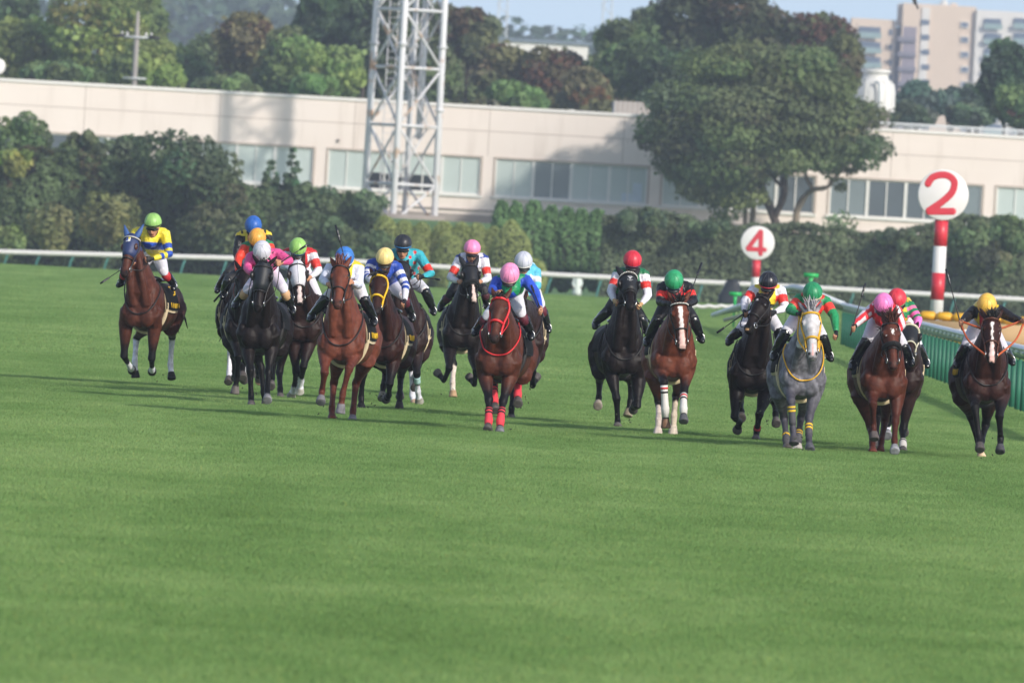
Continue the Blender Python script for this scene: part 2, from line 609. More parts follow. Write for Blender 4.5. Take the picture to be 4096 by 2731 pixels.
tree(1345, 215, 55, 55, 860, '#5e4a30', 'small orange brown autumn tree above the roof', n=2600, tips='#70502e', tipf=.35, leaf=.28)
tree(1185, 225, 110, 42, 850, '#4f6634', 'low fresh green shrub tree behind the roof, right of the mast', n=5200, leaf=.26)
tree(1420, 125, 68, 110, 876, '#44552f', 'dark green tree left of the tall wooded mass', n=5000)
tree(1480, 170, 80, 95, 866, '#3a4d2c', 'dense dark tree above the roof box', n=5200)
tree(1590, 55, 95, 95, 884, '#353d27', 'tall dark tree behind the round tree, left one', n=6000, clumps=32)
tree(1720, 60, 110, 100, 882, '#353d27', 'tall dark tree behind the round tree, middle one with bronze tips', n=6500, clumps=34, tips='#54442e', tipf=.15)
tree(1860, 110, 95, 100, 874, '#42482c', 'tall tree with red brown tips beside the apartment block', n=6000, clumps=32, tips='#5c4034', tipf=.25)
tree(1930, 150, 55, 80, 868, '#4a4a30', 'narrow rust tinged tree left of the cooling tower', n=3200, tips='#5c4236', tipf=.25)
tree(2310, 180, 75, 125, 850, '#34482f', 'dark tree at the right edge in front of the apartment block', n=6000, clumps=30)
tree(2345, 240, 60, 60, 846, '#46582f', 'low tree with a red patch at the right edge', n=3000, tips='#5c4032', tipf=.2)
tree(2105, 225, 45, 55, 1010, '#3d5048', 'bluish conifer right of the cooling tower', n=2600)
tree(2185, 240, 50, 40, 1015, '#41544a', 'bluish low tree under the apartment block', n=2600)
tree(2245, 235, 45, 50, 1000, '#3a4c40', 'dark bluish tree between the apartment block and the dark tree', n=2600)
tree(130, 175, 140, 40, 846, '#4a5c34', 'low green shrub tree behind the parapet at far left', n=5200, leaf=.28)
tree(520, 205, 130, 30, 846, '#4c5f36', 'low shrub tree behind the parapet right of the utility pole', n=4600, leaf=.28)
tree(720, 200, 100, 32, 842, '#4f6a36', 'low bright shrub tree behind the parapet left of the mast', n=4200, leaf=.28)
tree(1560, 175, 80, 80, 862, '#3b4c2e', 'dark tree peeping out left of the round tree', n=4200)
tree(1960, 235, 60, 50, 858, '#3f4c30', 'dark low tree at the foot of the cooling tower', n=2600)

for i, (x, y, rx, ry, c_, lb) in enumerate(((10, 60, 110, 150, DG, 'dark green tree filling the top left corner'), (150, 190, 110, 70, OL, 'olive tree low between the two yellow green ones'), (300, 60, 90, 130, '#56642e', 'tall yellowish tree left of the far hill'), (400, 200, 90, 60, OL, 'low olive tree right of the utility pole'),
        (500, 150, 80, 80, '#454f30', 'dull green tree under the far hill'), (610, 190, 90, 70, '#4a5630', 'dull green low tree in front of the brownish one'), (840, 40, 80, 110, '#3a482c', 'dark tree at the left leg of the mast'), (950, 60, 70, 110, '#3e4a2e', 'dark tree filling the mast'), (1010, 60, 50, 80, '#4a4c32', 'thin brownish tree touching the mast'),
        (850, 180, 90, 80, '#44532e', 'green tree low behind the mast'), (1050, 190, 80, 80, '#4c5034', 'brownish green tree low right of the mast'), (1120, 195, 70, 70, '#54523a', 'dull brown tree above the low fresh shrub tree'), (1230, 215, 90, 60, '#575234', 'brown tree low in the middle'), (1390, 200, 70, 60, '#4c4a30', 'dull tree low above the roof box'), (1500, 80, 60, 80, '#445430', 'green tree left of the tall dark group'),
        (1650, 120, 130, 110, '#30392a', 'dark tree filling behind the round tree crown'), (1800, 150, 120, 110, '#30392a', 'second dark tree filling behind the round tree crown'), (1990, 250, 60, 40, '#3d4a34', 'low dark tree right of the round tree'), (2080, 265, 90, 30, '#43523c', 'low greyish shrub tree behind the roof railing'), (2230, 265, 90, 30, '#43523c', 'low greyish shrub tree right behind the roof railing'))):
    tree(x, y, rx, ry, 900 + (i % 5) * 9, c_, lb, n=5600, clumps=30, lump=.46)
# far wooded hill
g = np.random.default_rng(5)
cs, rs = [], []
for i in range(240):
    px = g.uniform(-150, 1500)
    top = 40 - 75 * math.exp(-((px - 430) / 190) ** 2) + 60 * sstep(np.array(px), 560, 900)
    py = g.uniform(float(top), 260)
    c = P2(px, py, 2300 + g.uniform(-60, 60) + (200 - py) * .9)
    cs.append(c)
    rs.append((g.uniform(4, 8), 6, g.uniform(3, 6)))
p, nn, k = blob_points(cs, rs, 22000, g, .15)
V, F, col = leaves(p, nn + np.array([0, -.1, .4]), 1.2, tint('#3a4c38', k, 240, len(p), g), g)
hx = np.linspace(-260, 340, 40)
HV = []
for yy, f in ((2200, 0), (2300, .75), (2400, 1), (2700, 0)):
    for x in hx:
        HV.append((x, yy, 3 + f * (19 * math.exp(-((x + 58) / 17) ** 2) + 13)))
HV = np.array(HV)
HF = np.array([[r_ * 40 + i, r_ * 40 + i + 1, (r_ + 1) * 40 + i + 1, (r_ + 1) * 40 + i] for r_ in range(3) for i in range(39)])
hl = put('hill', (HV, HF), mat('hill_soil', '#2c3a28', rough=.95, var=.3, scale=.05))
tag(hl, kind='structure')
hw = put('hill_woods', (V, F), M_LEAF, smooth=False, col=col)
tag(hw, kind='stuff')

# ------------------------------------------------------------------ the round tree
RD = 774.5
rc = P2(1755, 275, RD)
root = empty('round_tree', (P2(1775, 520, RD)[0], RD, float(gz(RD))))
tag(root, 'big round evergreen tree with a dense dome crown in front of the building', 'tree')
g = np.random.default_rng(11)
cs, rs, wx = [], [], 1 / PM(RD)
def dome_r(px, py):
    return ((px - 1755) / 258) ** 2 + ((py - 300) / 210) ** 2
for i in range(270):
    px, py = g.uniform(1495, 2020), g.uniform(85, 500)
    low = 480 - .0012 * (px - 1640) ** 2 if px < 1700 else 455 - .30 * abs(px - 1700)
    if dome_r(px, py) > .75 or py > low - 30:
        continue
    dm = math.sqrt(max(0, 1 - dome_r(px, py)))
    dep = g.uniform(-1, 1) * dm * 6.2
    if g.random() < .55:
        dep = -dm * 6.2 * g.uniform(.75, 1)
    cs.append(P2(px, py, RD) + np.array([0, dep, 0]))
    q = g.uniform(.75, 1.5)
    rs.append((q * 1.35, q * 1.35, q * .62))
for px, py, q in ((1500, 290, .9), (1490, 320, .7), (1530, 370, .8), (1590, 400, 1.0), (1660, 440, 1.1), (1670, 480, .8), (1655, 505, .5), (2010, 340, .9), (1985, 370, .7), (1905, 395, .45), (1925, 420, .35), (1950, 380, .6), (1560, 390, .8), (1630, 420, 1.0), (1900, 370, .8), (1930, 430, .3)):
    cs.append(P2(px, py, RD) + np.array([0, g.uniform(-2, 1), 0]))
    rs.append((q * 1.2, q * 1.2, q * .85))
p, nn, k = blob_points(cs, rs, 70000, g, .3)
V, F, col = leaves(p, nn + np.array([0, 0, .4]), .15, tint('#485530', k, len(cs), len(p), g, '#4a5030', .12), g, jit=.5)
q_ = []
while len(q_) < 5000:                  # inner leaves that close the dome
    d = g.uniform(-1, 1, 3)
    if d @ d < .66:
        px, py = 1755 + d[0] * 262, 300 - d[2] * 205
        low = 470 - .0012 * (px - 1640) ** 2 if px < 1700 else 445 - .30 * abs(px - 1700)
        if py < low - 20:
            q_.append(P2(px, py, RD) + np.array([0, d[1] * 5.6, 0]))
q_ = np.array(q_)
V2, F2, c2 = leaves(q_, g.normal(0, .3, q_.shape) + np.array([0, 0, .6]), .36, tint('#414e2c', np.zeros(len(q_), int), 1, len(q_), g), g)
F = np.vstack([F, F2 + len(V)])
V, col = np.vstack([V, V2]), np.vstack([col, c2])
put('crown', (V, F), M_LEAF, root, smooth=False, col=col)
mb_ = mat('pale_bark', '#7d7264', rough=.9, var=.3, scale=3, bump=.5, bscale=8)
pp = lambda x, y, d=0: P2(x, y, RD + d)
gb = float(gz(RD)) - .2
b0 = np.array([pp(1785, 520)[0], RD, gb])
sh = [tube(smooth_path([b0, pp(1783, 520), pp(1770, 480), pp(1752, 440), pp(1745, 395, .5), pp(1720, 330, .5)], 4), .24, n=10),
      tube(smooth_path([pp(1778, 500), pp(1800, 450, -.5), pp(1803, 400, -.8), pp(1830, 330, -1)], 4), .20, n=10),
      tube(smooth_path([pp(1797, 430, -.8), pp(1775, 405, -.9), pp(1770, 370, -1)], 4), .11, n=8)]
put('trunk', sh, M_BARK, root)
b1 = np.array([pp(1825, 520)[0], RD + .6, gb])
sh = [tube(smooth_path([b1, pp(1827, 515, .6), pp(1832, 480, .6), pp(1850, 450, .4), pp(1868, 436, 0), pp(1900, 430, -.4), pp(1918, 410, -.6), pp(1945, 375, -1)], 4), [.20] * 12 + [.14] * 8 + [.10] * 9, n=9),
      tube(smooth_path([pp(1868, 436, 0), pp(1850, 400, .2), pp(1855, 340, .4)], 4), .10, n=8)]
put('limb', sh, mb_, root)
b2 = np.array([pp(1727, 520)[0], RD + 1.2, gb])
put('limb', [tube(smooth_path([b2, pp(1727, 515, 1.2), pp(1730, 470, 1.2), pp(1722, 425, 1), pp(1732, 370, 1)], 4), .16, n=9),
             tube(smooth_path([np.array([pp(1710, 520)[0], RD + 1.2, gb]), pp(1712, 480, 1.2), pp(1700, 420, 1), pp(1690, 370, 1)], 4), .12, n=8)], mb_, root)

# ================================================================== hedges and bushes
def hedge(name, pts, D, depth, color, label, leaf=.16, dens=60, cat='hedge', rag=.25, tips=None, tipf=0., zlow=None, group=None, jit=.6, patchy=.35):
    """pts: (x, top y) pixels from left to right at distance D; foliage front, top and back"""
    g = np.random.default_rng(int(pts[0][0] + D))
    px = np.array([q[0] for q in pts], float)
    top = np.array([q[1] for q in pts], float)
    a = P2(px[0], top[0], D)
    b = P2(px[-1], top[-1], D)
    Z = np.array([P2(x, y, D)[2] for x, y in pts])
    X = np.array([P2(x, y, D)[0] for x, y in pts])
    zb = float(gz(D)) if zlow is None else zlow
    Lx = X[-1] - X[0]
    hm = float(np.mean(Z)) - zb
    nf = int(dens * Lx * hm)
    nt = int(dens * 1.4 * Lx * depth)
    x = g.uniform(X[0], X[-1], nf)
    zt = np.interp(x, X, Z)
    z = zb + (zt - zb) * g.uniform(0, 1, nf)
    q1 = np.stack([x, np.zeros(nf), z], 1)
    lump = rag * (hnoise(q1, 1.1, 2) + .5 * hnoise(q1, 2.9, 3))
    y = D + lump * .9 + g.normal(0, .05, nf)
    front = np.stack([x, y, z + g.normal(0, .05, nf)], 1)
    x2 = g.uniform(X[0], X[-1], nt)
    y2 = D + g.uniform(-.1, depth, nt)
    q2 = np.stack([x2, y2, np.zeros(nt)], 1)
    z2 = np.interp(x2, X, Z) + rag * (hnoise(q2, 1.3, 4) + .6 * hnoise(q2, 3.7, 5)) * .8 + g.normal(0, .05, nt)
    topp = np.stack([x2, y2, z2], 1)
    bk = np.stack([x, np.full(nf, D + depth) - lump, z], 1)[: nf // 3]
    Pt = np.vstack([front, topp, bk])
    Nn = np.vstack([np.tile([0, -1.0, .35], (nf, 1)), np.tile([0, -.2, 1.0], (nt, 1)), np.tile([0, 1.0, .2], (len(bk), 1))])
    c = LEAFGAIN * dull(lin(color))[None] * (1 + patchy * hnoise(Pt, .7, 6) + .2 * hnoise(Pt, 2.3, 9))[:, None] * g.uniform(.75, 1.25, len(Pt))[:, None]
    c = np.clip(c, .004, 1)
    if tips:
        w = (hnoise(Pt, .9, 12) > 1 - 2 * tipf)[:, None] & (g.random(len(Pt)) < .7)[:, None]
        c = np.where(w, 1.4 * dull(lin(tips)) * g.uniform(.7, 1.2, len(Pt))[:, None], c)
    V, F, col = leaves(Pt, Nn, leaf, c, g, jit=jit)
    o = put(name, (V, F), M_LEAF, loc=(X.mean(), D, zb), smooth=False, col=col)
    tag(o, label, cat, group)
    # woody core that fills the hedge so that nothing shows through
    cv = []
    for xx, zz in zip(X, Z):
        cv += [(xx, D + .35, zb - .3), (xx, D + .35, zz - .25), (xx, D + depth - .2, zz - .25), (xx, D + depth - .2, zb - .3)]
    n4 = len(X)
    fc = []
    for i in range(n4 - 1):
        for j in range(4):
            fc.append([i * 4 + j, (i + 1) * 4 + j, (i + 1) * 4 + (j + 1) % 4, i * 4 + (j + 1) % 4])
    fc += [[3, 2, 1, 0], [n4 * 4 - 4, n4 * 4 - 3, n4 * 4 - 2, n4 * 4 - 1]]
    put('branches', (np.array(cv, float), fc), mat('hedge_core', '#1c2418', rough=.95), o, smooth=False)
    return o
HD = 664
hedge('tall_hedge', [(-60, 345), (60, 350), (160, 352), (300, 372), (420, 385), (520, 410), (600, 440), (700, 445), (790, 455), (850, 480), (900, 520), (960, 560)], HD, 2.6, '#39472a', 'tall overgrown hedge behind the rail at the left', leaf=.12, dens=150, tips='#5a5236', tipf=.22, rag=.32)
def shrub(px, py, rx, ry, D, color, label, n=1800, leaf=.15, clumps=12, name='shrub', tips=None, tipf=0., group='shrubs along the track hedge', cat='shrub', spiky=False, lump=.5):
    g = np.random.default_rng(int(px * 3 + py))
    c = P2(px, py, D)
    ax, az = rx / PM(D), ry / PM(D)
    ay = ax * .8
    cs, rs = [], []
    for i in range(clumps):
        d = g.normal(size=3)
        d /= np.linalg.norm(d)
        f = g.uniform(lump * .7, lump * 1.1)
        cs.append(c + d * g.uniform(.3, .8) * np.array([ax, ay, az]))
        q = f * min(ax, az)
        rs.append((q * 1.1, q * 1.1, q))
    if spiky:                          # upright leaders that stick out of the crown
        cs, rs = [], []
        for i in range(clumps):
            h = i / clumps
            w = (1 - h) ** .9
            for j in range(3):
                an = g.uniform(0, 6.28)
                cs.append(c + np.array([math.cos(an) * ax * w * .7, math.sin(an) * ax * w * .7, (h * 2 - 1) * az]))
                q = max(.10, ax * .38 * w)
                rs.append((q, q, q * .9))
    p, nn, k = blob_points(cs, rs, n, g)
    V, F, col = leaves(p, nn + np.array([0, 0, .3]), leaf, tint(color, k, len(cs), len(p), g, tips, tipf), g)
    zb = min(float(gz(D)), c[2] - az)
    o = put(name, (V, F), M_LEAF, loc=(c[0], D, zb), smooth=False, col=col)
    tag(o, label, cat, group)
    zs = max(zb - .2, c[2] - az * .8)
    put('stem', [tube([np.array([c[0], D, zs]), np.array([c[0] + .05, D, c[2]])], [.06, .03], n=7)], M_BARK, o)
    return o
shrub(55, 315, 75, 50, 666, '#4a5c34', 'loose bright green shrub on top of the tall hedge, far left')
shrub(190, 335, 65, 35, 666, '#465633', 'green shrub on the tall hedge below the dark windows', n=1600)
shrub(285, 345, 50, 45, 667, '#46553a', 'feathery shrub on the hedge left of the big bush', n=1500)
shrub(30, 372, 45, 35, 662.5, '#6c7232', 'yellow green shoot at the left edge of the hedge', n=900)
shrub(430, 400, 130, 95, 662, '#3d4c30', 'big dark bush bulging above the hedge under the building windows', n=6500, clumps=26, leaf=.15)
shrub(500, 500, 110, 90, 661, '#424e30', 'dark leafy bush in the hedge behind the lime capped rider', n=5500, clumps=22)
shrub(620, 420, 45, 60, 665, '#3f5138', 'spiky conifer shrub left one of two against the windows', n=1500, spiky=True, clumps=9, leaf=.12)
shrub(672, 405, 40, 75, 665, '#3c4f37', 'taller spiky conifer shrub against the white mullions', n=1500, spiky=True, clumps=10, leaf=.12)
shrub(740, 470, 70, 50, 664, '#48573a', 'grey green bush left of the mast foot', n=2600, clumps=14)
shrub(855, 480, 40, 50, 663, '#48583a', 'loose twiggy bush at the left foot of the lattice mast', n=1200, leaf=.12)
shrub(250, 510, 75, 75, 661, '#5e6234', 'yellow green creeper on the hedge behind the bay horse', n=2200, leaf=.14, name='creeper', cat='creeper')
shrub(125, 520, 60, 70, 661, '#595c34', 'yellowish creeper left of the navy hooded horse', n=1600, leaf=.14, name='creeper', cat='creeper')
shrub(20, 560, 45, 40, 661, '#5f6f3a', 'green creeper at the left frame edge above the rail', n=900, leaf=.14, name='creeper', cat='creeper')
shrub(700, 560, 110, 75, 660, '#3f4c31', 'dark bush behind the left pack of riders', n=5500, clumps=22)
shrub(830, 575, 80, 60, 659, '#3f5130', 'mid green bush right of the left pack', n=3600, clumps=18)
# clipped rounded bushes
def clipped(px, py, rx, ry, D, color, label, n, name, group, cat, leaf=.062, tall=False):
    g = np.random.default_rng(int(px * 5 + py))
    c = P2(px, py, D)
    ax, az = rx / PM(D), ry / PM(D)
    zb = float(gz(D)) - .1
    d = g.normal(size=(n, 3))
    d /= np.linalg.norm(d, axis=1)[:, None]
    sg = np.sign(d) * np.abs(d) ** (.96 if not tall else .75)
    cc = np.array([c[0], D, c[2]])
    p = cc + sg * np.array([ax, ax, az])
    p *= 1
    p += d * (.03 * hnoise(p, 3.5, int(px)))[:, None] + g.normal(0, .03, (n, 3))
    if tall:
        fl = (np.arctan2(d[:, 1], d[:, 0]) * 5)
        p += d * (.05 * np.sin(fl + p[:, 2] * 2))[:, None]
    c_ = LEAFGAIN * lin(color)[None] * (1 + .18 * hnoise(p, 2.5, 7))[:, None] * g.uniform(.75, 1.25, n)[:, None]
    V, F, col = leaves(p, d + np.array([0, 0, .2]), leaf, c_, g, jit=.7)
    o = put(name, (V, F), M_LEAF, loc=(c[0], D, zb), smooth=False, col=col)
    tag(o, label, cat, group)
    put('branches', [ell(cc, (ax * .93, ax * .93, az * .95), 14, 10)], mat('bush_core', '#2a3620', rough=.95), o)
    return o
BC = '#636a40'
spots = []
names = ['first clipped bush, next to the dark hedge', 'second clipped bush, left of the black capped rider', 'third clipped bush, above the yellow capped rider', 'fourth clipped bush, right above the black capped rider', 'fifth clipped bush, under the right leg of the mast', 'sixth clipped bush, left above the pink capped rider in white', 'clipped bush right above the pink capped rider in white', 'small clipped bush top just before the first cypress',
         'low front clipped bush behind the black capped rider', 'front clipped bush between the black and pink capped riders', 'front clipped bush behind the pink capped rider in white', 'biggest round clipped bush, above the light grey cap', 'low round clipped bush right of the light grey capped rider']
for (x, t_, rx), lb in zip(((880, 497, 34), (925, 507, 31), (965, 512, 30), (1015, 509, 33), (1056, 512, 30), (1092, 514, 32), (1130, 522, 30), (1170, 506, 27), (950, 545, 34), (1030, 540, 36), (1085, 548, 36), (1172, 521, 48), (1228, 598, 26)), names):
    spots.append((x, (t_ + 680) / 2, rx, (680 - t_) / 2, lb))
for x, y, rx, ry, lb in spots:
    clipped(x, y, rx, ry, 656.5 if x in (950, 1030, 1085, 1172, 1228) else 660, BC, lb, 5200, 'clipped_bush', 'rounded clipped bushes behind the rail', 'bush')
for i, (x, t, w, nm) in enumerate(((1148, 456, 20, 'leftmost cypress of the dark green row'), (1182, 458, 19, 'second cypress of the row'), (1222, 456, 24, 'third, broad cypress of the row'), (1262, 466, 20, 'fourth cypress, in the middle of the row'), (1298, 470, 22, 'fifth cypress of the row'), (1332, 474, 20, 'sixth cypress of the row'), (1368, 474, 22, 'rightmost cypress before the long hedge'))):
    clipped(x, (t + 660) / 2 + 8, w, (660 - t) / 2, 667, '#465c3a', nm, 2600, 'cypress', 'columnar cypresses behind the rail', 'cypress', tall=True, leaf=.10)
hedge('long_hedge', [(1385, 500), (1440, 490), (1500, 488), (1570, 505), (1680, 520), (1800, 520), (1900, 528), (2000, 540), (2060, 535), (2120, 525), (2200, 505), (2280, 505), (2420, 515)], 660, 2.4, '#424c34', 'long trimmed hedge behind the rail on the right', leaf=.11, dens=160, tips='#546040', tipf=.2, rag=.2, patchy=.25)
shrub(1470, 505, 80, 35, 659, '#46543a', 'fuzzy green bush right of the cypress row', n=2200, clumps=14, leaf=.13)
shrub(1630, 525, 60, 22, 659, '#48583a', 'low shrub top of the long hedge left of the 4 post', n=1200, leaf=.12)
shrub(1930, 510, 38, 35, 665, '#566642', 'thin sapling in front of the building wall', n=260, leaf=.10, clumps=9)
shrub(2060, 545, 60, 25, 659, '#48583a', 'low shrub on the long hedge left of the 2 post', n=1200, leaf=.12)
shrub(2230, 545, 60, 45, 658, '#4a5a38', 'round bush right of the 2 post', n=2200, clumps=14, leaf=.13)
shrub(2320, 545, 55, 50, 658, '#4c6038', 'green bush at the right edge before the building', n=2200, clumps=14, leaf=.13)
shrub(2270, 600, 70, 50, 657, '#414b30', 'dark bush bulging from the long hedge at the right', n=2600, clumps=16, leaf=.14)

# ================================================================== rails
M_RAIL = mat('white_rail', '#d5d3cf', rough=.35, var=.05)
M_TEAL = mat('teal_post', '#4d8a84', rough=.5, var=.15)
RY = 626.0
def rail_z(px):
    y = np.interp(px, [-200, 0, 840, 1250, 1800, 2352, 2600], [570, 578.5, 601, 630, 657, 688, 702])
    return y
root = empty('outer_rail', (0, RY, float(gz(RY))))
tag(root, 'white outer running rail on slanted teal posts along the far side', 'rail')
pts = [P2(x, rail_z(x), RY) for x in np.linspace(-160, 2600, 24)]
put('rail_tube', [tube(pts, .115, n=12)], M_RAIL, root)
px = -60.0
while px < 2560:
    t_ = P2(px + 8, rail_z(px + 8), RY + .05)
    z0 = float(gz(RY)) - .1
    base_ = np.array([t_[0] - .30, RY + .3, z0])
    put('post', [tube([base_, base_ * .35 + t_ * .65 - np.array([.02, 0, 0]), t_ - np.array([0, 0, .05])], .046, n=8)], M_TEAL, root)
    px += float(np.interp(px, [0, 500, 1300], [72, 100, 116]))

# inner rail with green padded posts
XR = 7.85
M_GREEN = mat('green_pad', '#23664f', rough=.6, var=.22, scale=2)
M_GBEAM = mat('green_beam', '#5a7a48', rough=.6, var=.2)
M_COVER = mat('rail_cover', '#cdd2d6', rough=.4, var=.12, scale=1.2)
M_SLAT = mat('rail_slat', '#9eb0a8', rough=.3, var=.1)
root = empty('inner_rail', (XR, 250, 0))
tag(root, 'inner running rail with green padded posts and a grey cover, right side', 'rail')
put('rail_cover', [loft([(np.array([XR, y, .99]), np.array([.10, 0, 0]), np.array([0, 0, .045])) for y in np.linspace(176, 330, 40)], 14)], M_COVER, root)
put('beam', [box((XR - .02, 253, .855), (.03, 77, .025))], M_GBEAM, root)
y = 177.0
while y < 328:
    put('slat', [box((XR - .05, y, .925), (.012, .95, .030))], M_SLAT, root)
    y += 2.4
y = 178.0
i = 0
while y < 330:
    p_ = put('post', [tube([(XR, y, -.05), (XR, y, .80)], .047, n=12, roundcap=False), tube([(XR, y, .80), (XR, y, .95)], .016, n=8, roundcap=False)], M_GREEN, root)
    if i == 4 or i == 22:
        put('white_band', [tube([(XR, y, .50), (XR, y, .62)], .0495, n=12, roundcap=False)], M_RAIL, p_)
    y += 2.35
    i += 1
# its far end slopes down to the turf
root = empty('rail_end', (7.4, 350, 0))
tag(root, 'sloping grey green rail end going down to the turf behind the black horse', 'rail')
e0, e1 = P2(1850, 664, 330), P2(1638, 728, 368)
for dz, rr, mm in ((0, .07, M_COVER), (-.14, .035, M_GBEAM)):
    a = smooth_path([np.array([XR, 329, .99 + dz]), e0 + np.array([-.05, 0, dz]), P2(1800, 664, 335) + np.array([0, 0, dz]), P2(1730, 692, 352) + np.array([0, 0, dz]), e1 + np.array([0, 0, .05])], 6)
    put('rail_tube', [tube(a, rr, n=10)], mm, root)
a = [P2(1815, 690, 338), P2(1740, 715, 352), P2(1665, 735, 362)]
put('rail_tube', [tube(smooth_path(a, 4), .05, n=8)], mat('tan_tube', '#a59c88', rough=.6), root)
for px_, py_, dd in ((1810, 668, 336), (1770, 678, 344), (1720, 697, 353), (1690, 708, 360)):
    t_ = P2(px_, py_, dd)
    put('post', [tube([t_, np.array([t_[0], t_[1], -.05])], .035, n=7)], M_GBEAM, root)
root = empty('low_rail', tuple(P2(1645, 705, 420)))
tag(root, 'low white rail section with scalloped cover behind the bay with the blaze', 'rail')
put('rail_cover', [tube([P2(x, 702 + 3 * abs(math.sin(x * .11)), 420) for x in np.linspace(1585, 1720, 60)], .06, n=10)], M_RAIL, root)
for x in (1600, 1650, 1700):
    t_ = P2(x, 706, 420)
    put('post', [tube([t_, np.array([t_[0], 420, -.05])], .04, n=7)], M_GBEAM, root)
M_TGREEN = mat('bright_green_sign', '#1fa854', rough=.4, var=.05)
for px_, py_, dd, w_, lb in ((1863, 632, 352, 17, 'bright green T shaped marker above the grey horse rider'), (1689, 675, 372, 14, 'bright green T shaped marker left of the black capped rider')):
    c = P2(px_, py_, dd)
    root = empty('track_marker', (c[0], dd, 0))
    tag(root, lb, 'marker', 'green T shaped track markers')
    hw_ = w_ / PM(dd)
    put('board', [box(c, (hw_, .02, .05))], M_TGREEN, root)
    put('stem', [loft([(c + np.array([0, 0, -.07]), np.array([hw_ * .35, 0, 0]), np.array([0, .018, 0])), (c + np.array([0, 0, -.16]), np.array([.04, 0, 0]), np.array([0, .018, 0])), (np.array([c[0], dd, -.05]), np.array([.035, 0, 0]), np.array([0, .018, 0]))], 8)], M_TGREEN, root)

# ================================================================== furlong posts
M_RED = mat('sign_red', '#c8303e', rough=.4, var=.06)
M_WHITE = mat('sign_white', '#dcd9d8', rough=.4, var=.04)
def furlong(px, pyc, rpx, D, strokes, sw, label, prad, ybot, n_st):
    c = P2(px, pyc, D)
    r = rpx / PM(D)
    root = empty('furlong_post', (c[0], D, float(gz(D))))
    tag(root, label, 'distance post', 'round numbered distance posts')
    tilt = .0
    a = np.linspace(0, 2 * math.pi, 48, endpoint=False)
    st = []
    for yy, k in ((-.10, .95), (-.085, .995), (-.06, 1.0), (.06, 1.0), (.10, .96)):
        st.append(np.stack([c[0] + r * k * np.cos(a), np.full(48, D + yy - .1), c[2] + r * k * np.sin(a)], 1))
    put('disc', [rings(st)], M_WHITE, root)
    sh = []
    for s_ in strokes:
        pts = [c + RT * (q[0] * r) + UP * (-q[1] * r) for q in s_]
        pts = [np.array([p_[0], D - .202, p_[2]]) for p_ in pts]
        sh.append(tube(smooth_path(pts, 5) if len(pts) > 2 else pts, sw * r, n=12, flat=1, up=(0, 1, 0)))
    V, F = join(sh)
    V[:, 1] = (D - .202) + (V[:, 1] - (D - .202)) * .06
    put('numeral', (V, F), M_RED, root)
    z1 = c[2] - r * .96
    zg = float(gz(D)) - .1
    put('pole', [tube([(c[0], D, zg), (c[0], D, c[2] - r * .5)], prad, n=20, roundcap=False)], M_WHITE, root)
    L_ = 61.5 / PM(358.0) * (1 if prad > .15 else .88)
    for i in range(n_st):
        zt = z1 - i * 2 * L_
        put('band', [tube([(c[0], D, zt - L_), (c[0], D, zt)], prad + .004, n=20, roundcap=False)], M_RED, root)
two = [[(-.62, -.39), (-.56, -.52), (-.40, -.70), (-.08, -.79), (.22, -.74), (.42, -.55), (.42, -.30), (.30, -.05), (-.05, .27), (-.60, .645)], [(-.60, .645), (0, .645), (.42, .645)]]
four = [[(.20, -.70), (-.60, .35)], [(-.60, .35), (0, .385), (.46, .41)], [(.20, -.70), (.18, 0), (.17, .69)]]
furlong(2166, 448, 58.5, 358, two, .138, 'large round 2 sign on a red and white banded pole by the inner rail', .17, 740, 3)
furlong(1740, 558, 39, 532, four, .138, 'smaller round 4 sign on a red and white pole behind the black horse', .16, 650, 2)

# ================================================================== sand track and yellow padding behind the inner rail
sand = put('dirt_track', (np.array([[9.6, 150, .006], [60, 150, .006], [60, 470, .006], [9.6, 345, .006]]), [[0, 1, 2, 3]]), mat('sand', '#b79b74', rough=.95, var=.12, scale=.8, bump=.3, bscale=3))
tag(sand, kind='structure')
M_YEL = mat('yellow_vinyl', '#d9a51c', rough=.5, var=.15)
M_TAN = mat('tan_board', '#d6b180', rough=.8, var=.15, scale=1.5)
bx = P2(2110, 728, 340)[0]
for i in range(14):
    x0 = 9.75 + i * .40
    yb = 338 - i * .12
    c = np.array([x0, yb, .78])
    o = put('yellow_sack', [loft([(c + np.array([-.235, 0, .0]), np.array([0, .10, 0]), np.array([0, 0, .05])), (c + np.array([-.15, 0, .02]), np.array([0, .2, 0]), np.array([0, 0, .11])), (c + np.array([.12, 0, .01]), np.array([0, .2, 0]), np.array([0, 0, .12])), (c + np.array([.235, 0, -.02]), np.array([0, .08, 0]), np.array([0, 0, .05]))], 10)], M_YEL, loc=(c[0], c[1], .66))
    tag(o, 'yellow sack lying in the row on the tan barrier behind the inner rail', 'sack', 'yellow sacks on the tan barrier')
p0, p1 = np.array([9.5, 338.1, 0.0]), np.array([15.4, 336.3, 0.0])
d_ = unit(p1 - p0)
mid_ = (p0 + p1) / 2
o = put('tan_barrier', [box(mid_ + np.array([0, 0, .34]), (np.linalg.norm(p1 - p0) / 2, .22, .345), math.atan2(d_[1], d_[0]))], M_TAN, loc=mid_)
tag(o, 'low tan board barrier carrying yellow sacks beyond the inner rail', 'barrier')
for px_, py_, dd, lb in ((2203, 771, 300, 'yellow crate with a white top left of the orange reins'), ):
    c = P2(px_, py_, dd)
    o = put('yellow_crate', [box((c[0], dd, max(.2, c[2] - .05)), (.16, .16, .15))], M_YEL, loc=(c[0], dd, 0))
    put('lid', [box((c[0], dd, max(.2, c[2] - .05) + .17), (.165, .165, .02))], M_WHITE, o)
    tag(o, lb, 'crate')
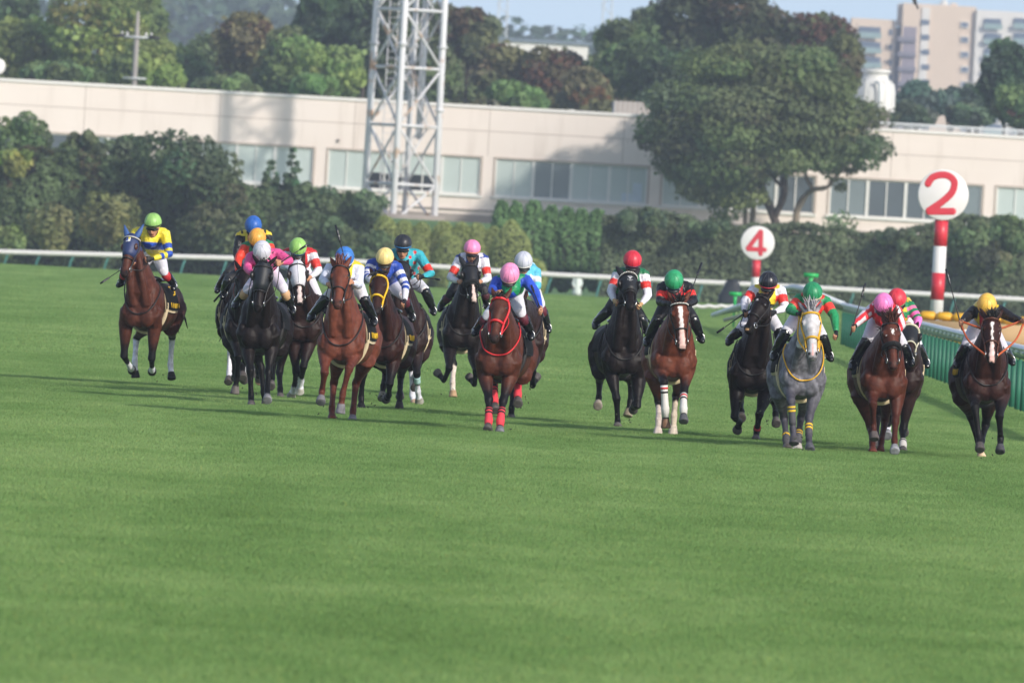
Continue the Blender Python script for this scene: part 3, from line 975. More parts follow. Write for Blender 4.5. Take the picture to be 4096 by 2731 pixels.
for i, (px_, lb) in enumerate(((2143, 'left red cone behind the green posts'), (2163, 'right red cone behind the green posts'))):
    dd = 285
    c = P2(px_, 760, dd)
    root = put('red_cone', [loft([(np.array([c[0], dd, z]), np.array([r_, 0, 0]), np.array([0, r_, 0])) for z, r_ in ((.03, .16), (.25, .11), (.5, .05), (.56, .03))], 14)], M_RED, loc=(c[0], dd, 0))
    put('base', [box((c[0], dd, .02), (.2, .2, .02))], M_RED, root)
    tag(root, lb, 'cone', 'red cones behind the rail')

# dark tarp-covered cart beyond the track
c = P2(1678, 665, 575)
zb = float(gz(575))
o = put('covered_cart', [loft([(np.array([c[0] + dx, 575, z]), np.array([w_, 0, 0]), np.array([0, .8, 0])) for z, w_, dx in ((zb + .25, .50, 0), (zb + .5, .52, 0), (zb + .8, .50, .02), (zb + .95, .40, .03), (zb + 1.15, .34, .05), (zb + 1.3, .30, .05), (zb + 1.36, .22, .05))], 24, .35)], mat('navy_tarp', '#141c26', rough=.6, var=.25, bump=.5, bscale=4), loc=(c[0], 575, zb))
put('cover_top', [box((c[0] + .12, 575, zb + 1.41), (.30, .5, .05))], mat('navy_tarp_top', '#1a2226', rough=.7, var=.2), o)
for q in (-1, 1):
    put('wheel', [loft([(np.array([c[0] + q * .35, 574.15 + yy, zb + .22]), np.array([.22 * k_, 0, 0]), np.array([0, 0, .22 * k_])) for yy, k_ in ((-.05, .9), (-.04, 1), (.04, 1), (.05, .9))], 16)], M_STRAP, o)
tag(o, 'dark tarp covered cart standing by the far rail below the 4 sign', 'cart')

# person in a pale raincoat at the outer rail
dd = 628.0
hc_ = P2(1327, 634, dd)
zb = float(gz(dd))
k_ = (hc_[2] + .12 - zb) / 1.72
X0 = hc_[0]
def pz(x, y, z):
    return np.array([X0 + x * k_, dd + y * k_, zb + z * k_])
bd = [ell(pz(0, 0, 1.60), (.075 * k_, .09 * k_, .115 * k_)), tube([pz(0, .02, 1.50), pz(0, .03, 1.40), pz(0, .03, 1.0)], [.05 * k_, .13 * k_, .12 * k_], n=12), ell(pz(0, -.09, 1.58), (.015, .02, .02))]
for q in (-1, 1):
    bd.append(tube([pz(q * .09, .02, .95), pz(q * .10, 0, .5), pz(q * .11, .02, .08), pz(q * .11, -.10, .04)], [.09 * k_, .06 * k_, .045 * k_, .04 * k_], n=10))
    bd.append(tube([pz(q * .17, .03, 1.42), pz(q * .24, .02, 1.15), pz(q * .20, -.14, .95)], [.05 * k_, .042 * k_, .03 * k_], n=9))
    for i in range(5):
        bd.append(tube([pz(q * (.19 + .012 * i), -.15, .93), pz(q * (.185 + .012 * i), -.19, .87)], .010, n=6))
V, F = fuse(bd, .02, 2)
per = put('person', (V, F), mat('plain_skin', '#b98a70', rough=.6), loc=(X0, dd, zb))
tag(per, 'person in a pale hooded raincoat standing behind the far rail', 'person')
M_COATP = mat('raincoat', '#c9d2cc', rough=.45, var=.1, bump=.4, bscale=8)
cl = [tube([pz(0, .03, 1.46), pz(0, .03, 1.25), pz(0, .03, .95), pz(0, .03, .55)], [.15 * k_, .19 * k_, .22 * k_, .27 * k_], n=16), tube([pz(-.15, .03, 1.40), pz(.15, .03, 1.40)], .085 * k_, n=10)]
for q in (-1, 1):
    cl.append(tube([pz(q * .17, .03, 1.42), pz(q * .25, .02, 1.14), pz(q * .21, -.12, .97)], [.085 * k_, .08 * k_, .07 * k_], n=10))
V, F = fuse(cl, .02, 3)
put('raincoat', (V, F), M_COATP, per)
put('hood', [ell(pz(0, .025, 1.63), (.105 * k_, .11 * k_, .13 * k_))], mat('raincoat_hood', '#bfd4cc', rough=.45), per)
put('trousers', [tube([pz(q * .10, .02, .8), pz(q * .11, .0, .45), pz(q * .12, .02, .10)], [.11 * k_, .10 * k_, .09 * k_], n=10) for q in (-1, 1)], mat('pale_trousers', '#aaa4b0', rough=.6), per)
# ================================================================== the long building
BD = 783.0
BA = math.radians(4.0)                 # the facade turns slightly away to the right
bx0 = P2(0, 180, BD)
UX = np.array([math.cos(BA), math.sin(BA), 0])
UY = np.array([-math.sin(BA), math.cos(BA), 0])
ORG = np.array([P2(1176, 248, BD)[0], BD, 0.0])
def on_wall(px, py):
    """where the sight line of a pixel meets the facade -> (along, height)"""
    d = ray(px * 4096 / 2352, py * 4096 / 2352)
    t_ = np.dot(ORG - CP, UY) / np.dot(d, UY)
    p = CP + d * t_
    return float(np.dot(p - ORG, UX)), float(p[2])
def W3(u, o, z):
    return ORG + UX * u - UY * o + np.array([0, 0, z])       # o: metres in front of the facade
def wbox(u0, u1, o0, o1, z0, z1):
    V = [W3(u, o, z) for z in (z0, z1) for u, o in ((u0, o1), (u1, o1), (u1, o0), (u0, o0))]
    return np.array(V), [[3, 2, 1, 0], [4, 5, 6, 7], [0, 1, 5, 4], [1, 2, 6, 5], [2, 3, 7, 6], [3, 0, 4, 7]]
ZT = np.mean([on_wall(0, 180)[1], on_wall(1176, 247)[1], on_wall(2352, 317)[1]])
ZG = float(gz(BD)) - .3
def wall_mat():
    mt, n, b = nodes('stucco')
    tc = n.nodes.new('ShaderNodeTexCoord')
    def noise(sc, det, sz=(1, 1, 1)):
        mp = n.nodes.new('ShaderNodeMapping'); mp.inputs['Scale'].default_value = sz
        nz = n.nodes.new('ShaderNodeTexNoise'); nz.inputs['Scale'].default_value = sc; nz.inputs['Detail'].default_value = det
        n.links.new(tc.outputs['Object'], mp.inputs[0]); n.links.new(mp.outputs[0], nz.inputs['Vector']); return nz
    a, s_ = noise(.35, 6), noise(1.2, 4, (1, 1, .12))
    m1 = n.nodes.new('ShaderNodeMix'); m1.data_type = 'RGBA'
    m1.inputs['A'].default_value = (*lin('#dccfc7'), 1); m1.inputs['B'].default_value = (*lin('#e8ddd6'), 1)
    n.links.new(a.outputs['Fac'], m1.inputs['Factor'])
    cr = n.nodes.new('ShaderNodeValToRGB')
    cr.color_ramp.elements[0].position = .55; cr.color_ramp.elements[0].color = (1, 1, 1, 1)
    cr.color_ramp.elements[1].position = .78; cr.color_ramp.elements[1].color = (.80, .78, .76, 1)
    n.links.new(s_.outputs['Fac'], cr.inputs[0])
    m2 = n.nodes.new('ShaderNodeMix'); m2.data_type = 'RGBA'; m2.blend_type = 'MULTIPLY'; m2.inputs['Factor'].default_value = .8
    n.links.new(m1.outputs['Result'], m2.inputs['A']); n.links.new(cr.outputs[0], m2.inputs['B'])
    n.links.new(m2.outputs['Result'], b.inputs['Base Color'])
    b.inputs['Roughness'].default_value = .85
    b.inputs['Specular IOR Level'].default_value = .2
    return mt
M_STUC = wall_mat()
M_JOINT = mat('wall_joint', '#a3958c', rough=.9)
M_FRAME = mat('window_frame', '#d9d8d4', rough=.4, var=.04)
M_BASE = mat('weathered_base', '#8f8680', rough=.9, var=.3, scale=.8)
M_BLIND = mat('pale_blind', '#b3bebb', rough=.35, var=.08, scale=.4, spec=.6)
M_DARKG = mat('dark_glass', '#4a5358', rough=.12, var=.25, scale=.5, spec=.7)
M_BLACKG = mat('black_opening', '#1e2226', rough=.2, var=.2)
M_GREYG = mat('grey_glass', '#727d80', rough=.2, var=.2, scale=.5, spec=.6)
broot = empty('long_building', tuple(W3(0, 0, ZG)))
tag(broot, 'long pale beige low building with rows of wide windows across the background', 'building')
pitch, gw = 384.0, 350.0
groups = [-397 + k * pitch for k in range(9)]
# window rectangles on the wall
U0, Zm = on_wall(940, 349)
wins = []
for gx in groups:
    mid_px = gx + gw / 2
    ytop = np.interp(mid_px, [0, 930, 1313, 2080], [285, 348.5, 376, 420])
    u0, z1 = on_wall(gx, ytop - .054 * gw / 2)
    u1, _ = on_wall(gx + gw, ytop + .054 * gw / 2)
    wins.append((u0, u1))
ZW1 = np.mean([on_wall(930, 348.5)[1], on_wall(1313, 376)[1], on_wall(2080, 420)[1]])
ZW0 = np.mean([on_wall(930, 438)[1], on_wall(1313, 458)[1], on_wall(2080, 507)[1]])
UL, UR = wins[0][0] - 2, wins[-1][1] + 2
DEP = 16.0
# facade: bands above and below the windows, piers between them, all butted end to end
sh = [wbox(UL, UR, -DEP, 0, ZW1, ZT - .12), wbox(UL, UR, -DEP, 0, ZG, ZW0)]
edges = [UL] + [v for w in wins for v in w] + [UR]
for i in range(0, len(edges), 2):
    sh.append(wbox(edges[i], edges[i + 1], -.45, 0, ZW0, ZW1))
sh.append(wbox(UL, UR, -DEP, -.46, ZW0, ZW1))
put('wall', sh, M_STUC, broot, smooth=False)
put('parapet_cap', [wbox(UL - .1, UR + .1, -DEP - .1, .10, ZT - .12, ZT + .05)], mat('cap_white', '#e2dedb', rough=.7, var=.06), broot, smooth=False)
put('plinth', [wbox(UL, UR, .0, .06, ZG, ZG + .75), wbox(UL, UR, .0, .10, ZG + .95, ZG + 1.05)], M_BASE, broot, smooth=False)
js = []
zj = ZW1 + (ZT - ZW1) * .52
js.append(wbox(UL, UR, .002, .005, zj - .02, zj + .02))
u = UL + 1.2
while u < UR:
    js.append(wbox(u - .018, u + .018, .002, .005, ZW1 + .14, zj - .021))
    js.append(wbox(u - .018, u + .018, .002, .005, zj + .021, ZT - .14))
    u += 310 / PM(BD)
put('panel_joint', js, M_JOINT, broot, smooth=False)
styles = {0: 'bbbb', 1: 'gdgd', 2: 'bbbb', 3: 'bohb', 4: 'bgbl', 5: 'blgd', 6: 'gddg', 7: 'bbbb', 8: 'bbbb'}
for gi_, (u0, u1) in enumerate(wins):
    put('window_surround', [wbox(u0 - .12, u1 + .12, 0, .03, ZW1, ZW1 + .10), wbox(u0 - .12, u0, 0, .03, ZW0, ZW1), wbox(u1, u1 + .12, 0, .03, ZW0, ZW1)], mat('surround', '#b3a59b', rough=.85), broot, smooth=False)
    put('window_sill', [wbox(u0 - .15, u1 + .15, 0.0, .14, ZW0 - .13, ZW0 - .002)], M_FRAME, broot, smooth=False)
    n_u = 4
    w_ = (u1 - u0) / n_u
    for k in range(n_u):
        a, b = u0 + k * w_, u0 + (k + 1) * w_
        fr = [wbox(a, a + .09, -.20, -.06, ZW0, ZW1), wbox(b - .09, b, -.20, -.06, ZW0, ZW1), wbox(a + .09, b - .09, -.20, -.07, ZW0, ZW0 + .07), wbox(a + .09, b - .09, -.20, -.07, ZW1 - .07, ZW1),
              wbox((a + b) / 2 - .035, (a + b) / 2 + .035, -.18, -.075, ZW0 + .07, ZW1 - .07)]
        win = put('window', fr, M_FRAME, broot, smooth=False)
        st_ = styles[gi_][k]
        mm = {'b': M_BLIND, 'g': M_GREYG, 'd': M_DARKG, 'l': M_BLIND, 'o': M_BLIND, 'h': M_BLIND}[st_]
        zc_ = ZW0 + .07
        if st_ in 'oh':                # blind half drawn over a dark room
            zc_ = ZW0 + .07 + (ZW1 - ZW0) * .42
            put('opening', [wbox(a + .09, b - .09, -.17, -.15, ZW0 + .07, zc_)], M_BLACKG, win, smooth=False)
        put('pane', [wbox(a + .09, b - .09, -.17, -.14, zc_ + .002, ZW1 - .07)], mm, win, smooth=False)
        if gi_ == 4 and k == 3:
            put('poster', [wbox(a + 1.35, a + 1.9, -.139, -.13, ZW0 + .15, ZW0 + 1.2), wbox(a + .75, a + 1.3, -.139, -.13, ZW0 + .12, ZW0 + .6)], mat('pale_poster', '#b9c6d2', rough=.6), win, smooth=False)
for px_, py_ in ((777, 323), ):
    u, z = on_wall(px_, py_)
    put('vent', [ell(W3(u, .06, z), (.10, .10, .10))], M_BASE, broot)
# roof box, cooling tower, roof railing
u0, z0 = on_wall(1418, 262)
u1, _ = on_wall(1502, 262)
o = put('roof_box', [wbox(u0, u1, -4, -2.5, ZT - .1, ZT + .75)], mat('roof_box_grey', '#a9a49e', rough=.8, var=.1), loc=W3(u0, -3, ZT), smooth=False)
tag(o, 'grey ribbed equipment box on the roof left of the round tree', 'roof box')
put('rib', [wbox(a, a + .04, -2.5, -2.46, ZT - .1, ZT + .75) for a in np.linspace(u0 + .2, u1 - .2, 7)], M_JOINT, o, smooth=False)
uc, zc_ = on_wall(2021, 207)
kk = 1 / PM(BD)
ctr = W3(uc, -3.0, 0)
zb_ = on_wall(2021, 255)[1]
M_FRP = mat('tower_white', '#d4d3cf', rough=.4, var=.06, scale=.6)
root = empty('cooling_tower', (ctr[0], ctr[1], ZT))
tag(root, 'round white cooling tower on the roof under the apartment block', 'cooling tower')
put('shell', [loft([(np.array([ctr[0], ctr[1], zb_ + z * kk]), np.array([r_ * kk, 0, 0]), np.array([0, r_ * kk, 0])) for z, r_ in ((0, 46), (3, 47), (45, 46), (62, 43), (72, 34), (76, 30), (88, 29), (89, 34), (95, 34), (96, 30), (92, 26))], 32)], M_FRP, root)
for q in range(12):
    an = q * math.pi / 6
    put('rib', [tube([np.array([ctr[0] + math.cos(an) * r_ * kk, ctr[1] + math.sin(an) * r_ * kk, zb_ + z * kk]) for z, r_ in ((0, 47), (45, 46.5), (62, 43.5), (70, 36))], .03, n=6)], M_FRP, root)
put('pipe', [tube(smooth_path([np.array([ctr[0] - .05, ctr[1] - 1.25, zb_ + 66 * kk]), np.array([ctr[0] + .20, ctr[1] - 1.35, zb_ + 60 * kk]), np.array([ctr[0] + .22, ctr[1] - 1.35, zb_ + 10 * kk]), np.array([ctr[0] + .22, ctr[1] - 1.35, ZT])], 5), .07, n=8)], mat('pipe_grey', '#9aa3aa', rough=.4), root)
put('basin', [loft([(np.array([ctr[0], ctr[1], z]), np.array([r_ * kk, 0, 0]), np.array([0, r_ * kk, 0])) for z, r_ in ((ZT - .1, 38), (zb_ - .02, 38), (zb_, 44))], 24)], M_BASE, root)
u0 = on_wall(2010, 300)[0]
root = empty('roof_railing', tuple(W3(u0, -.5, ZT)))
tag(root, 'pale metal railing along the roof edge at the right', 'railing')
M_GALV = mat('galvanised', '#c0c4c6', rough=.4, var=.08)
zr = on_wall(2200, 292)[1]
put('top_rail', [wbox(u0, UR, -.55, -.45, zr - .06, zr + .06)], M_GALV, root, smooth=False)
put('mid_rail', [wbox(u0, UR, -.53, -.48, ZT + (zr - ZT) * .45, ZT + (zr - ZT) * .45 + .05)], M_GALV, root, smooth=False)
u = u0 + .1
while u < UR:
    put('baluster', [wbox(u, u + .06, -.56, -.57 + .03, ZT + .05, zr - .06)], M_GALV, root, smooth=False)
    u += 2.0
c = W3(on_wall(-4, 152)[0], -2.0, on_wall(-4, 152)[1])
root = empty('dish_antenna', (c[0], c[1], ZT))
tag(root, 'white round dish at the left edge above the parapet', 'dish')
put('dish', [loft([(c + UY * y_, UX * r_ * kk, np.array([0, 0, r_ * kk])) for y_, r_ in ((-.08, 18), (-.06, 19), (.05, 17), (.15, 8))], 24)], M_FRP, root)
put('mast', [tube([c + UY * .15, np.array([c[0], c[1] + .15, ZT - .05])], .05, n=8)], M_GALV, root)

# ================================================================== utility pole
D_ = 812.0
top, mid_ = P2(318, 28, D_), P2(308, 150, D_)
root = empty('utility_pole', (mid_[0], D_, float(gz(D_))))
tag(root, 'grey concrete utility pole with a crossarm of insulators behind the parapet', 'utility pole')
M_CONC = mat('concrete', '#9a9590', rough=.85, var=.12)
x_ = top[0] - .02
put('pole', [tube([np.array([x_, D_, float(gz(D_)) - .3]), np.array([x_, D_, top[2] - 1.4]), np.array([x_, D_, top[2]])], [.19, .15, .07], n=12)], M_CONC, root)
ca = P2(315, 86, D_)
put('crossarm', [box((x_, D_ - .2, ca[2]), (.95, .06, .06))], M_GALV, root)
for q in (-.85, -.55, .55, .85):
    put('insulator', [loft([(np.array([x_ + q, D_ - .2, ca[2] + z]), np.array([r_, 0, 0]), np.array([0, r_, 0])) for z, r_ in ((.06, .05), (.12, .09), (.18, .05), (.22, .08), (.28, .04))], 12)], M_WHITE, root)
for q in (-1, 1):
    put('line_cover', [tube([np.array([x_ + q * .8, D_ - .3, ca[2] + .05]), np.array([x_ + q * 1.35, D_ - .3, ca[2] - .0])], [.13, .07], n=8)], M_STRAP, root)
cb = P2(305, 180, D_)
put('crossarm', [box((x_, D_ - .2, cb[2]), (.7, .05, .05))], M_GALV, root)

# ================================================================== lattice mast
MD = 772.5
M_MAST = None
def mast_mat():
    mt, n, b = nodes('mast_paint')
    tc = n.nodes.new('ShaderNodeTexCoord')
    nz = n.nodes.new('ShaderNodeTexNoise'); nz.inputs['Scale'].default_value = 1.1; nz.inputs['Detail'].default_value = 6
    n.links.new(tc.outputs['Object'], nz.inputs['Vector'])
    cr = n.nodes.new('ShaderNodeValToRGB')
    e = cr.color_ramp.elements
    e[0].position = .56; e[0].color = (*lin('#cfcfd2'), 1)
    e[1].position = .68; e[1].color = (*lin('#b08a64'), 1)
    n.links.new(nz.outputs['Fac'], cr.inputs[0])
    n.links.new(cr.outputs[0], b.inputs['Base Color'])
    b.inputs['Roughness'].default_value = .45
    return mt
M_MAST = mast_mat()
zg = float(gz(MD)) - .2
kx = 1 / PM(MD)
corner = {'w': np.array([P2(848, 250, MD)[0], MD + .4]), 's': np.array([P2(917, 250, MD)[0], MD - 1.9]), 'e': np.array([P2(1012, 250, MD)[0], MD - .2]), 'n': np.array([P2(942, 250, MD)[0], MD + 2.1])}
zt = P2(930, -90, MD)[2]
root = empty('lattice_mast', (P2(930, 250, MD)[0], MD, zg))
tag(root, 'tall white steel lattice mast with rust stains in front of the building', 'mast')
cx_ = np.mean([v for v in corner.values()], axis=0)
def mc(q, z):
    f = 1 - .012 * (z - zg) / 3
    p = cx_ + (corner[q] - cx_) * f
    return np.array([p[0], p[1], z])
for q in 'wsen':
    rr = .19 if q != 'n' else .16
    lg = put('leg', [tube([mc(q, zg), mc(q, zt)], [rr, rr], n=14)], M_MAST, root)
    for py_ in (105, 250 if q == 'e' else 102):
        z = P2(930, py_, MD)[2]
        put('flange', [tube([mc(q, z - .06), mc(q, z + .06)], rr + .09, n=14, roundcap=False)], M_MAST, lg)
lev = [P2(930, y_, MD)[2] for y_ in (512, 424, 289, 156, 23, -85)]
ring = [('w', 's'), ('s', 'e'), ('e', 'n'), ('n', 'w')]
for a, b in ring:
    for z in lev[1:]:
        put('crossbeam', [tube([mc(a, z), mc(b, z)], .085, n=8)], M_MAST, root)
    for z0, z1 in zip(lev[:-1], lev[1:]):
        zm = (z0 + z1) / 2
        di_ = [(mc(a, z0), mc(b, z1)), (mc(b, z0), mc(a, z1))]
        if (a, b) != ('w', 's'):
            di_ = di_[lev.index(z0) % 2:][:1] if (a, b) != ('n', 'w') else di_[(lev.index(z0) + 1) % 2:][:1]
        for (p, q) in di_:
            put('brace', [tube([p, q], .07, n=7)], M_MAST, root)
# inner ladder, stair and cable run
lx = P2(893, 250, MD)[0]
sh = []
for dx in (-.25, .25):
    sh.append(tube([np.array([lx + dx, MD + .3, zg]), np.array([lx + dx, MD + .3, zt])], .03, n=6))
for z in np.arange(zg, zt, .38):
    sh.append(tube([np.array([lx - .25, MD + .3, z]), np.array([lx + .25, MD + .3, z])], .018, n=5))
put('ladder', sh, M_MAST, root)
for i, (z0, z1) in enumerate(zip(lev[1:-1], lev[2:])):
    a = np.array([P2(915, 250, MD)[0], MD + .2, z0])
    b = np.array([P2(985, 250, MD)[0], MD + .8, z1])
    if i % 2:
        a[0], b[0] = b[0], a[0]
    sh = [tube([a + np.array([0, y_, 0]), b + np.array([0, y_, 0])], .04, n=6) for y_ in (-.3, .3)]
    sh += [tube([a + np.array([0, y_, .9]), b + np.array([0, y_, .9])], .025, n=6) for y_ in (-.3, .3)]
    for f in np.linspace(.05, .95, 11):
        c = a * (1 - f) + b * f
        sh.append(box(c, (.12, .3, .015)))
        if int(f * 100) % 2:
            sh.append(tube([c + np.array([0, -.3, 0]), c + np.array([0, -.3, .9])], .02, n=5))
    put('stair', sh, M_MAST, root)
put('cable_duct', [tube([np.array([P2(965, 250, MD)[0], MD + 1.0, lev[2] - .6]), np.array([P2(965, 250, MD)[0], MD + 1.0, zt])], .20, n=10)], M_MAST, root)
put('footing', [box((cx_[0], cx_[1], zg + .1), (2.6, 2.6, .35))], M_BASE, root)

# ================================================================== apartment block far behind
AD = 2450.0
ak = 1 / PM(AD)
M_APT = mat('apartment_wall', '#e0cbb6', rough=.85, var=.05, scale=.1)
M_APTW = mat('apartment_white', '#e4e0da', rough=.8, var=.04)
M_APTS = mat('shaded_stairwell_wall', '#8f8690', rough=.85, var=.06)  # greyish purple: the shade of the stair recess is put into this colour
M_APTG = mat('apartment_glass', '#5e6c80', rough=.2, var=.2, scale=.3)
M_APTB = mat('balcony_panel', '#8fa7a6', rough=.5, var=.1)
aroot = empty('apartment_block', tuple(P2(2150, 300, AD)))
tag(aroot, 'tall beige apartment block far behind the trees at the upper right', 'apartment block')
AZ = 2.0
def a3(px, py, o=0.0):
    p = P2(px, py, AD)
    return p + np.array([0, o, 0])
def abox(px0, px1, py_top, y0, y1, py_bot=None):
    pm_ = (px0 + px1) / 2
    x0, x1 = a3(px0, py_top)[0], a3(px1, py_top)[0]
    z1 = a3(pm_, py_top)[2]
    z0 = AZ if py_bot is None else a3(pm_, py_bot)[2]
    return box(((x0 + x1) / 2, AD + (y0 + y1) / 2, (z0 + z1) / 2), ((x1 - x0) / 2, (y1 - y0) / 2, (z1 - z0) / 2))
put('wall', [abox(2075, 2243, 12, 0, 14), abox(1957, 2060, 44, 2, 14)], M_APT, aroot, smooth=False)
put('stairwell', [abox(2060, 2075, 62, 5, 14), abox(2075, 2106, 62, -.02, 0)], M_APTS, aroot, smooth=False)  # the thin front box is a flat sheet in the recess's shade colour
put('penthouse', [abox(2066, 2110, 10, 3, 12, 60), abox(2185, 2200, 8, 2, 6, 20)], M_APT, aroot, smooth=False)
put('wing', [abox(2243, 2420, 28, -1, 14)], M_APTW, aroot, smooth=False)
put('white_strip', [abox(2119, 2137, 18, -.25, -.05)], M_APTW, aroot, smooth=False)
for r_ in range(9):
    yy = 46 + r_ * 34.2
    put('window', [abox(2117, 2135, yy, -.40, -.26, yy + 12)], M_APTG, aroot, smooth=False)
    yy2 = yy + 4
    fr = put('window', [abox(2207, 2226, yy2, -.3, -.02, yy2 + 15)], M_APTW, aroot, smooth=False)
    put('pane', [abox(2209, 2224, yy2 + 2, -.34, -.31, yy2 + 13)], M_APTG, fr, smooth=False)
    yb = 62 + r_ * 34.5
    bl = put('balcony', [abox(1975, 2024, yb, 1.5, 2.0, yb + 14)], M_APTG, aroot, smooth=False)
    put('balustrade', [abox(1974, 2025, yb + 13, .6, .9, yb + 26)], M_APTB, bl, smooth=False)
    put('window', [abox(2043, 2050, yb + 6, 1.8, 1.98, yb + 19)], M_APTG, aroot, smooth=False)
    put('landing', [abox(2062, 2104, 86 + r_ * 34, -.6, -.1, 96 + r_ * 34)], mat('landing_grey', '#7d7a86', rough=.85), aroot, smooth=False)
    yw = 44 + r_ * 34.5
    bl = put('balcony', [abox(2262, 2300, yw, -1.5, -1.05, yw + 13)], M_APTG, aroot, smooth=False)
    put('balustrade', [abox(2260, 2302, yw + 12, -2.1, -1.8, yw + 24)], M_APTB, bl, smooth=False)
    bl = put('balcony', [abox(2330, 2400, yw, -1.5, -1.05, yw + 13)], M_APTG, aroot, smooth=False)
    put('balustrade', [abox(2328, 2402, yw + 12, -2.1, -1.8, yw + 24)], M_APTB, bl, smooth=False)
c = P2(2170, 13, AD)
put('roof_lamp', [ell(np.array([c[0], AD + 4, c[2]]), (.8, .8, 1.0))], M_APTW, aroot)
# a pale house roof seen in the sky gap
c = P2(1225, 92, 1500)
z0 = float(gz(1500))
root = empty('pale_house', (c[0], 1500, z0))
tag(root, 'pale house with a grey roof half hidden by the autumn trees', 'house')
put('wall', [box((c[0] + .5, 1500, (z0 + c[2] - .3) / 2), (5.5, 4, (c[2] - .3 - z0) / 2))], M_APTW, root, smooth=False)
put('roof', [box((c[0] + .5, 1500, c[2] - .15), (6, 4.4, .16))], mat('slate_roof', '#6f7c8a', rough=.6), root, smooth=False)
# radio masts against the sky
for px_, lb in ((1160, 'faint thin lattice aerial rising behind the brownish tree'), (1400, 'faint far aerial near the top edge left of the dark trees')):
    t_ = P2(px_, -60, 1900)
    z0 = float(gz(1900))
    wv = .9
    root = empty('radio_aerial', (t_[0], 1900, z0))
    tag(root, lb, 'aerial', 'thin aerials against the sky')
    for q in (-1, 1):
        put('leg', [tube([np.array([t_[0] + q * wv, 1900, z0]), np.array([t_[0] + q * wv * .6, 1900, t_[2]])], .10, n=6)], M_GALV, root)
    sh = []
    for i in range(24):
        za, zb2 = z0 + (t_[2] - z0) * i / 24, z0 + (t_[2] - z0) * (i + 1) / 24
        q = 1 if i % 2 else -1
        sh.append(tube([np.array([t_[0] - q * wv * .9, 1900, za]), np.array([t_[0] + q * wv * .9, 1900, zb2])], .06, n=5))
    put('lattice', sh, M_GALV, root)
# a branch tip hanging into the top edge in front of the block
a = P2(2098, -14, 700)
o = put('hanging_cable', [tube(smooth_path([a, P2(2101, 4, 700), P2(2106, 14, 700), P2(2108, 20, 700)], 5), [.10] * 8 + [.05] * 8, n=8)], M_STRAP, loc=a)
tag(o, 'short dark bent cable end hanging at the top edge before the apartment block', 'cable')
# ================================================================== horses and riders
S = 0.87                               # metres per unit of the first distance estimate
COAT = {                               # body, lower leg, muzzle, mane
    'bay': ('#4e2a1f', '#121012', '#231b1c', '#0e0b0a'),
    'bright_bay': ('#623323', '#151214', '#40251f', '#0e0b0a'),
    'dark_bay': ('#321a15', '#100e10', '#1d1717', '#0d0a0a'),
    'brown': ('#281714', '#0c0a0b', '#130f10', '#090808'),
    'black': ('#170f0e', '#0a0909', '#0e0c0c', '#070606'),
    'chestnut': ('#68382a', '#5a2e23', '#4d3029', '#5a291d'),
    'liver': ('#522b20', '#46231b', '#40241e', '#431f16'),
    'grey': ('#68676f', '#45434c', '#5e585d', '#98959a'),
}
HOOFC = lin('#5f5a5a')
M_COAT = mat_attr('horse_coat', rough=0.50, spec=0.17, var=0.30, scale=14.0, bump=0.35, bscale=11.0, bdist=0.04)
M_SILK = mat_attr('racing_silk', rough=0.42, spec=0.45, var=0.12, scale=9.0, bump=0.9, bscale=15.0, bdist=0.035)
M_SKIN = mat_attr('skin', rough=0.55, spec=0.35, var=0.08, scale=20.0)
M_LEATHER = mat('black_leather', '#1b1b20', rough=0.22, spec=0.6, var=0.3, scale=25, bump=0.3, bscale=40)
M_STRAP = mat('dark_strap', '#1d191a', rough=0.5, var=0.3)
M_CLOTH = mat('black_saddle_cloth', '#101113', rough=0.85, spec=.2, var=0.25)
M_CREAM = mat('cream_pad', '#cdbb9a', rough=0.85, var=0.1)
M_STEEL = mat('steel', '#c8c8c8', rough=0.25, metal=0.9)
M_EYE = mat('eye', '#120d0b', rough=0.08, spec=0.8)
M_GOGGLE = mat('goggle_lens', '#15151a', rough=0.08, spec=0.9, var=0.0)
M_GOLD = mat('yellow_print', '#e0b41e', rough=0.7)
M_BREECH = mat('white_breeches', '#d6d4de', rough=0.6, var=0.06, bump=0.4, bscale=14)
M_BBOOT = mat('boot_leather', '#15161a', rough=0.16, spec=0.7, var=0.3, scale=20, bump=0.4, bscale=22)

def hair_mat(h):
    return mat('hair_' + h.lstrip('#'), h, rough=0.5, var=0.35, scale=20)
def strand(p, d, L, r, droop=0.25, n=5, seed=0):
    g = np.random.default_rng(seed)
    pts = [np.asarray(p, float)]
    d = unit(d)
    for k in range(4):
        d = unit(d + np.array([0, 0, -droop]) + g.normal(0, 0.12, 3))
        pts.append(pts[-1] + d * L / 4)
    return tube(pts, [r, r * 1.1, r * 0.9, r * 0.6, r * 0.15], n=n, roundcap=False)

